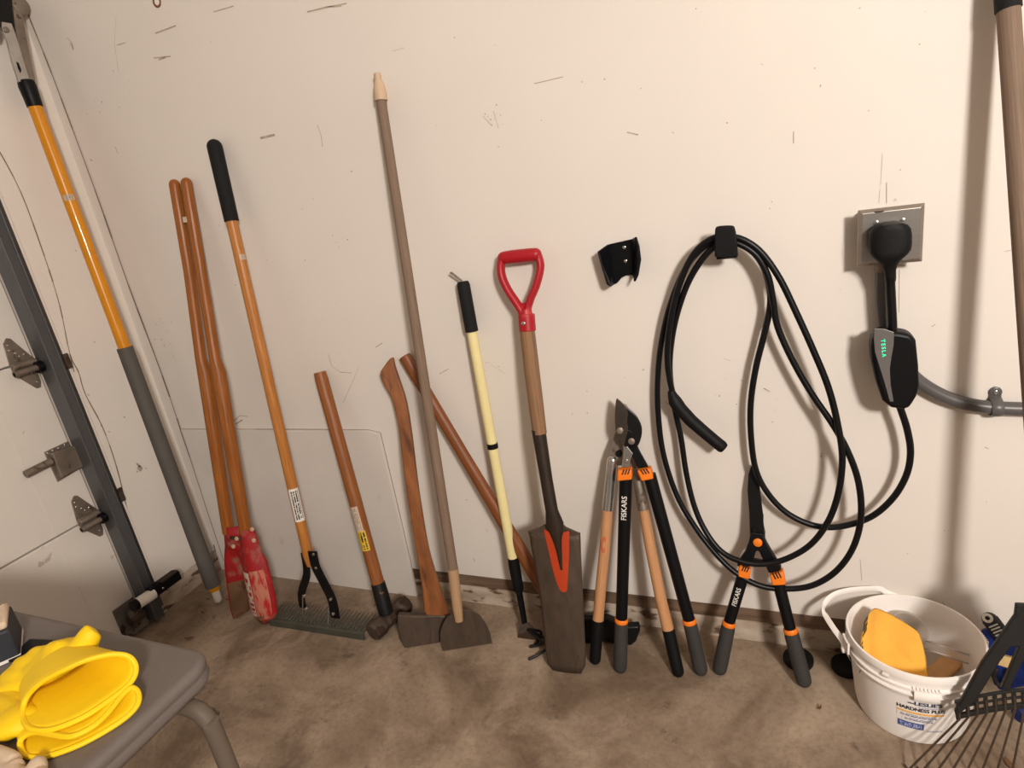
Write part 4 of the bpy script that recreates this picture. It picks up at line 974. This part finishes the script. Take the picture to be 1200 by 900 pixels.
# ================================================================== small things on the floor
def puck(c_, r, label):
    o = obj('rubber_puck', MB().lathe([(.001, 0), (r*.96, 0), (r, .003), (r, .014), (r*.93, .018), (r*.5, .0185), (.001, .0185)], c_, (0, 0, 1), 28), M['rubber'], None, loc=c_)
    return tag(o, label, 'rubber disc')
puck(FL(935.5, 771, .012)*1.0, .037, 'round black rubber disc behind the grey grip of the hedge shears')
BASE_P = FL(992, 779, .012); puck(V((BASE_P.x, BASE_P.y, 0)), .036, 'round black rubber disc half hidden by the left side of the bucket')
for o in COL.objects:
    if o.name == 'rubber_puck': o.location.z = 0.0
def leaf(x, y, s, a, label):
    c_ = FL(x, y, .003); ca, sa = math.cos(a), math.sin(a)
    def fn(u, v):
        t = (u-.5)*2; w_ = s*.34*(1-t*t)**.7*(v-.5)*2
        return c_+V((ca*s*t-sa*w_, sa*s*t+ca*w_, .001+.006*abs(v-.5)+.004*t*t))
    o = obj('dry_leaf', MB().grid(fn, 6, 2), M['leaf'], None, loc=c_, solid=.0008)
    tag(o, label, 'leaf', 'dry leaf scraps on the concrete floor')
leaf(222, 749, .016, .4, 'brown dry leaf scrap on the floor between table corner and garage track')
leaf(244, 703, .008, .2, 'tiny brown leaf scrap beside the white tip of the yellow pole')
leaf(238, 719, .010, -.3, 'small brown leaf scrap below the tip of the yellow pole')
leaf(961, 831, .008, 1.2, 'tiny brown leaf scrap on open floor left of the bucket')
leaf(1183, 897, .016, 1.9, 'brown leaf scrap under the rake tines at the bottom edge')
leaf(268, 703, .008, .9, 'tiny leaf scrap by the red digger blades')

# ---- navy hand brush behind the rake
nb = thing('scrub_brush', 'navy blue scrub brush with ridged slate grip behind the rake', 'brush', FL(1180, 800))
pn = Plane(V((.40, -.10, .15)), (-.35, -1, .45))
g0, g1 = pn(1154, 718), pn(1184, 757)
gd = g1-g0; gs = gd.cross(pn.n).normalized()
gr_ = obj('grip', MB().tube([g0, g0+gd*.2, g0+gd*.7, g1], [(.010, .016), (.0115, .0175), (.012, .017), (.012, .018)], 16, 'round', ref=pn.n), M['slate'], nb)
t_ = g0+gd*.13+pn.n*.0125
ring_ = [tuple(t_+(gd.normalized()*math.cos(a)+gs*math.sin(a))*.0075) for a in [2*PI*i/16 for i in range(16)]]
obj('hanging_ring', MB().tube(ring_, .0030, 8, closed=True), M['white'], gr_)
for k in range(5):
    q = g0+gd*(.36+.085*k)+pn.n*.0122
    obj('ridge', MB().tube([q-gs*.010, q+gs*.010], .0016, 8, 'round'), M['white'], gr_)
obj('head', MB().prism_px([(1149, 737), (1160, 733), (1186, 735), (1205, 738), (1212, 760), (1207, 800), (1186, 804), (1172, 806), (1166, 797), (1168, 770), (1158, 757), (1151, 750)], pn, -.030, -.004), M['blue'], nb, bevel=.006)
obj('bristles', MB().prism_px([(1175, 766), (1188, 769), (1186, 782), (1169, 777)], pn, -.004, .012), M['tan'], nb, smooth=False, bevel=.002)
obj('loop', MB().tube([tuple(pn(x, y, .008)) for x, y in [(1168, 782), (1165, 792), (1168, 801), (1176, 804), (1183, 797), (1184, 785)]], .006, 10, 'round'), M['slate'], nb)
sb = obj('spray_nozzle', MB().tube([FL(1200, 836, .03), FL(1192, 838, .03)], .016, 14, 'round'), M['blue'], None, loc=FL(1196, 838))
tag(sb, 'small blue plastic piece on the floor under the rake bar', 'nozzle')
sb.location.z += 0

# ================================================================== fan rake at the right edge
rT_ = W(1181, 0, -.05); rQ = W(1207, 400, -.16); rd = (rQ-rT_).normalized()
rx = (V((1, 0, 0))-rd*rd.x).normalized(); rn_ = rx.cross(rd)
if rn_.y > 0: rn_ = -rn_
foot = rT_+rd*((0.0-rT_.z)/rd.z)
fr_ = thing('leaf_rake', 'black fan rake with long weathered handle at the right edge', 'rake', foot)
RP = lambda u, v, o=0.0: rT_+rx*u+rd*v+rn_*o
obj('handle', MB().tube([RP(0, .012), RP(0, .5), RP(0, 1.16)], [.0172, .0172, .0165], 18), M['wood_grey'], fr_)
obj('grip', MB().tube([RP(0, -.25), RP(0, -.10), RP(0, .016)], [.0185, .0185, .0192], 18, 'roundstart'), M['foam'], fr_)
obj('socket', MB().tube([RP(0, 1.03), RP(0, 1.10), RP(0, 1.19)], [.020, .022, .024], 18), M['rakeblack'], fr_, bevel=.003)
def barv(u): return 1.285+.046*(abs(u)/.16)**1.6
US = [(-.16+.32*i/16) for i in range(17)]
def plate(pts, o0=-.006, o1=.006): return MB().prism([RP(u, v, o0) for u, v in pts], rn_*(o1-o0))
for s_ in (-1, 1):
    obj('frame_arm', plate([(s_*.020, 1.085), (s_*.052, 1.108), (s_*.110, 1.210), (s_*.162, 1.322), (s_*.160, 1.332), (s_*.126, 1.296), (s_*.080, 1.205), (s_*.060, 1.172), (s_*.030, 1.172)]), M['rakeblack'], fr_, bevel=.003)
    obj('frame_rib', plate([(s_*.030, 1.165), (s_*.048, 1.170), (s_*.082, 1.262), (s_*.068, 1.262)]), M['rakeblack'], fr_, bevel=.002)
obj('frame_web', plate([(-.048, 1.085), (.048, 1.085), (.060, 1.172), (.0, 1.185), (-.060, 1.172)], -.007, .004), M['rakeblack'], fr_, bevel=.002)
obj('centre_rib', plate([(-.014, 1.17), (.014, 1.17), (.014, 1.27), (-.014, 1.27)]), M['rakeblack'], fr_, bevel=.002)
# the tine bar: three rails and the ribs between them leave two rows of slots
for o0, o1, t_ in [(-.031, -.026, .004), (-.0155, -.0115, .003), (-.001, .009, .0045)]:
    up_ = [(u, barv(u)+o0*(1-.0)) for u in US]; lo_ = [(u, barv(u)+o1) for u in US]
    obj('rail', plate(up_+lo_[::-1], -t_*.8, t_), M['rakeblack'], fr_, smooth=False, bevel=.001)
NT = 20
rib = None
for k in range(NT+1):
    u = -.154+.308*k/NT; v = barv(u)
    obj('slot_rib', plate([(u-.0035, v-.029), (u+.0035, v-.029), (u+.0035, v+.004), (u-.0035, v+.004)], -.003, .0035), M['rakeblack'], fr_, smooth=False)
for k in range(NT+1):
    s_ = -1+2*k/NT; u = s_*.154; v = barv(u)
    a = RP(u, v-.02, .004); ang = s_*math.radians(37)
    b = RP(u, v+.008, .004)
    dr = (rd*math.cos(ang)+rx*math.sin(ang))
    L_ = (b.z-.004)/-dr.z*.96
    e = b+dr*L_; e.z = max(e.z, .010)
    hk_ = V((dr.x*.3, -.9, -.05)).normalized()
    tip = e+V((dr.x*.010, .014, 0)); tip.z = .006
    obj('tine', MB().tube([a, b, b+(e-b)*.5, e, tip], .0021, 6, 'flat'), M['tine'], fr_)

# ================================================================== folding table, lower left
TZ = .735
ex = (FL(228, 784, TZ).x+FL(109, 899, TZ).x)/2; ey = FL(200, 752, TZ).y
tb = thing('folding_table', 'grey brown plastic folding table with rounded corner, lower left', 'table', (ex-.5, ey-.4, 0))
def rrect(x0, y0, x1, y1, r, z, n=6):
    o = []
    for cx_, cy_, a0 in [(x1-r, y1-r, 0), (x0+r, y1-r, PI/2), (x0+r, y0+r, PI), (x1-r, y0+r, 3*PI/2)]:
        for k in range(n+1):
            a = a0+PI/2*k/n; o.append(V((cx_+r*math.cos(a), cy_+r*math.sin(a), z)))
    return o
x0, y0, x1, y1 = ex-1.22, ey-.76, ex, ey
def loop_stack(st):
    mb = MB(); loops = [rrect(x0+i, y0+i, x1-i, y1-i, max(.040-i, .01), z) for i, z in st]; n_ = len(loops[0])
    vs = [p for l_ in loops for p in l_]
    fs = [[k*n_+i, k*n_+(i+1) % n_, (k+1)*n_+(i+1) % n_, (k+1)*n_+i] for k in range(len(loops)-1) for i in range(n_)]
    fs += [list(range(n_))[::-1], [(len(loops)-1)*n_+i for i in range(n_)]]
    return mb.add(vs, fs)
obj('tabletop', loop_stack([(.014, TZ-.040), (.005, TZ-.038), (.000, TZ-.028), (.003, TZ-.021), (.0035, TZ-.018), (.000, TZ-.014), (.001, TZ-.006), (.005, TZ-.001), (.012, TZ)]), M['table'], tb, angle=55)
ly = ey-.055
kn = W(243, 837, ly); lx = kn.x
def leg(yy):
    l_ = obj('leg', MB().tube(catmull([(lx-.055, yy, kn.z+.004), (lx-.02, yy, kn.z+.003), (lx-.004, yy, kn.z-.014), (lx, yy, kn.z-.05), (lx, yy, .3), (lx, yy, .02)], 5), .0125, 14), M['tubing'], tb)
    obj('foot', MB().tube([(lx, yy, .0), (lx, yy, .03)], .016, 14), M['black'], l_, bevel=.003)
    return l_
leg(ly); leg(ey-.70)
obj('cross_bar', MB().tube([(lx, ly, kn.z-.10), (lx, ey-.70, kn.z-.10)], .010, 12), M['tubing'], tb)
for yy in (ly, ey-.70):
    obj('brace', MB().tube([(lx-.30, yy, TZ-.055), (lx-.055, yy, kn.z+.004)], .0125, 12), M['tubing'], tb)
    obj('brace', MB().tube([(lx-.22, yy+.016, TZ-.07), (lx-.012, yy+.016, kn.z-.022)], .009, 12), M['tubing'], tb)
for yy in (ey-.10, ey-.66):
    l3 = obj('leg', MB().tube([(x0+.16, yy, TZ-.05), (x0+.10, yy, .02)], .0135, 14), M['tubing'], tb)
    obj('foot', MB().tube([(x0+.10, yy, .0), (x0+.10, yy, .03)], .017, 14), M['black'], l3, bevel=.003)

# ---- two yellow gauntlet gloves
T3 = lambda x, y, h: FL(x, y, TZ+h)
def cuff_sheet(ring, back, wob):
    """sleeve from the open cuff back to the wrist: rings of matching points"""
    n_ = len(ring)
    def fn(u, v):
        i = round(u*n_) % n_
        return ring[i]*(1-v)+back[i]*v
    return MB().grid(fn, n_, 8, wrap=True)
def remesh(o, vox, it=6):
    q = o.modifiers.new('remesh', 'REMESH'); q.mode = 'VOXEL'; q.voxel_size = vox; q.use_smooth_shade = True
    q = o.modifiers.new('smooth', 'SMOOTH'); q.iterations = it; q.factor = .5
def glove(label, loc, ring_px, wrist, fingers, palm):
    g_ = thing('rubber_glove', label, 'glove', loc, 'yellow gloves on the folding table')
    rp_ = catmull(ring_px, 5, closed=True); ring = [T3(x, y, h) for x, y, h in rp_]; n_ = len(ring)
    ctr = sum(ring, V())/n_
    wc, wr_ = T3(*wrist[:3]), wrist[3]
    major = max(ring, key=lambda p: (p-ctr).length)-ctr
    back = []
    for p in ring:
        q = wc+(p-ctr)*wr_; q.z = max(q.z, TZ+.004); back.append(q)
    mb = cuff_sheet(ring, back, 0)
    cu_ = obj('cuff', mb, M['glove'], g_, solid=.0035, off=0, angle=180)
    obj('cuff_hem', MB().tube(ring, .0036, 8, closed=True), M['glove'], g_)
    mb = MB()
    pts = [T3(*q[:3]) for q in palm]; rr = [(q[3], q[4]) for q in palm]
    mb.tube(catmull([tuple(p) for p in pts], 4), [rr[min(i//4, len(rr)-1)] if i % 4 == 0 or i//4+1 >= len(rr) else tuple(rr[i//4][k]*(1-(i % 4)/4)+rr[i//4+1][k]*(i % 4)/4 for k in (0, 1)) for i in range((len(pts)-1)*4+1)], 20, 'round', ref=(0, 0, 1))
    for P, r in fingers:
        f_ = catmull([tuple(T3(*q)) for q in P], 4)
        mb.tube(f_, [r*(1.12-.25*i/(len(f_)-1)) for i in range(len(f_))], 14, 'round')
    h_ = obj('hand', mb, M['glove'], g_, angle=180); remesh(h_, .0035, 8)
    return g_
ringA = [(34, 853, .026), (27, 838, .028), (31, 818, .040), (48, 800, .056), (75, 785, .066), (103, 773, .068), (130, 767, .062), (150, 769, .052), (159, 780, .040), (157, 794, .030), (146, 807, .025), (126, 822, .024), (102, 838, .024), (76, 850, .024), (54, 856, .024)]
ringB = [(24, 874, .010), (27, 864, .016), (42, 858, .020), (62, 861, .020), (84, 863, .019), (108, 852, .018), (126, 836, .018), (143, 815, .022), (154, 806, .024), (162, 812, .018), (161, 826, .010), (146, 842, .005), (118, 860, .004), (88, 875, .004), (55, 886, .004), (32, 886, .004)]
glove('upper yellow rubber glove with wide open cuff, thumb pointing up', T3(70, 800, 0), ringA, (64, 780, .034, .66),
      [([(92, 768, .034), (100, 754, .048), (106, 744, .058), (113, 737, .062)], .0170), ([(78, 768, .038), (66, 764, .046), (58, 764, .046)], .0165),
       ([(60, 772, .036), (46, 767, .042), (39, 767, .038)], .0125), ([(52, 778, .034), (34, 778, .038), (20, 780, .032)], .0135), ([(44, 790, .030), (22, 792, .032), (5, 794, .026)], .0125), ([(40, 802, .024), (16, 806, .024), (-6, 814, .016)], .0120)],
      [(78, 782, .036, .018, .044), (68, 774, .036, .022, .042), (56, 778, .034, .020, .038), (44, 790, .030, .016, .030)])
glove('lower yellow rubber glove with flattened open cuff nearest the table edge', T3(50, 850, 0), ringB, (58, 824, .009, .62),
      [([(20, 838, .016), (4, 828, .02), (-12, 820, .016)], .0130), ([(18, 846, .016), (0, 840, .018), (-18, 836, .014)], .0130), ([(18, 854, .014), (0, 856, .015), (-18, 852, .012)], .0130), ([(26, 830, .014), (18, 820, .018), (8, 810, .018)], .0115)],
      [(60, 830, .009, .008, .046), (40, 832, .013, .012, .036), (22, 842, .018, .016, .032), (6, 844, .016, .014, .028)])

# ---- dark box with a beige lid at the left edge
dbx = thing('small_case', 'small dark case with beige top at the left edge of the table', 'case', T3(0, 775, 0))
q0, q1 = T3(26, 770, 0), T3(-30, 795, 0); dv = (q1-q0); bkv = V((-dv.y, dv.x, 0)).normalized()*.085
if bkv.y < 0: bkv = -bkv
cb = q0+dv*.5+bkv*.5
obj('case_body', MB().obox(cb+V((0, 0, .027)), dv*.5, bkv*.5, V((0, 0, .026))), M['slate'], dbx, bevel=.003)
obj('case_lid', MB().obox(cb+V((0, 0, .058)), dv*.49, bkv*.42, V((0, 0, .006))), M['canvas'], dbx, bevel=.004)
obj('base_line', MB().obox(cb+V((0, 0, .004)), dv*.503, bkv*.503, V((0, 0, .0025))), M['white'], dbx, smooth=False)
obj('strap', MB().obox(q0+bkv*.25+V((.022, .0, .0032)), V((.024, .004, 0)), V((-.008, .022, 0)), V((0, 0, .002))), M['black'], dbx, bevel=.001)

# ---- tan work glove peeping in at the bottom
tg = thing('work_glove', 'fingertips of a tan canvas work glove at the bottom left corner', 'glove', T3(20, 905, 0))
mb = MB()
for P in [[(20, 895, .012), (8, 888, .013), (-14, 880, .012)], [(45, 908, .012), (44, 898, .013), (43, 891, .012)], [(10, 905, .012), (18, 900, .013), (20, 893, .012)], [(70, 985, .014), (40, 930, .016), (10, 912, .014), (-10, 900, .012)], [(80, 985, .014), (58, 950, .018), (46, 925, .017), (44, 905, .012)], [(60, 1000, .014), (36, 955, .018), (22, 925, .017), (14, 900, .012)]]:
    mb.tube([tuple(T3(*q)) for q in P], .0105, 14, 'round')
h_ = obj('fingers', mb, M['canvas'], tg, angle=180); remesh(h_, .003, 4)
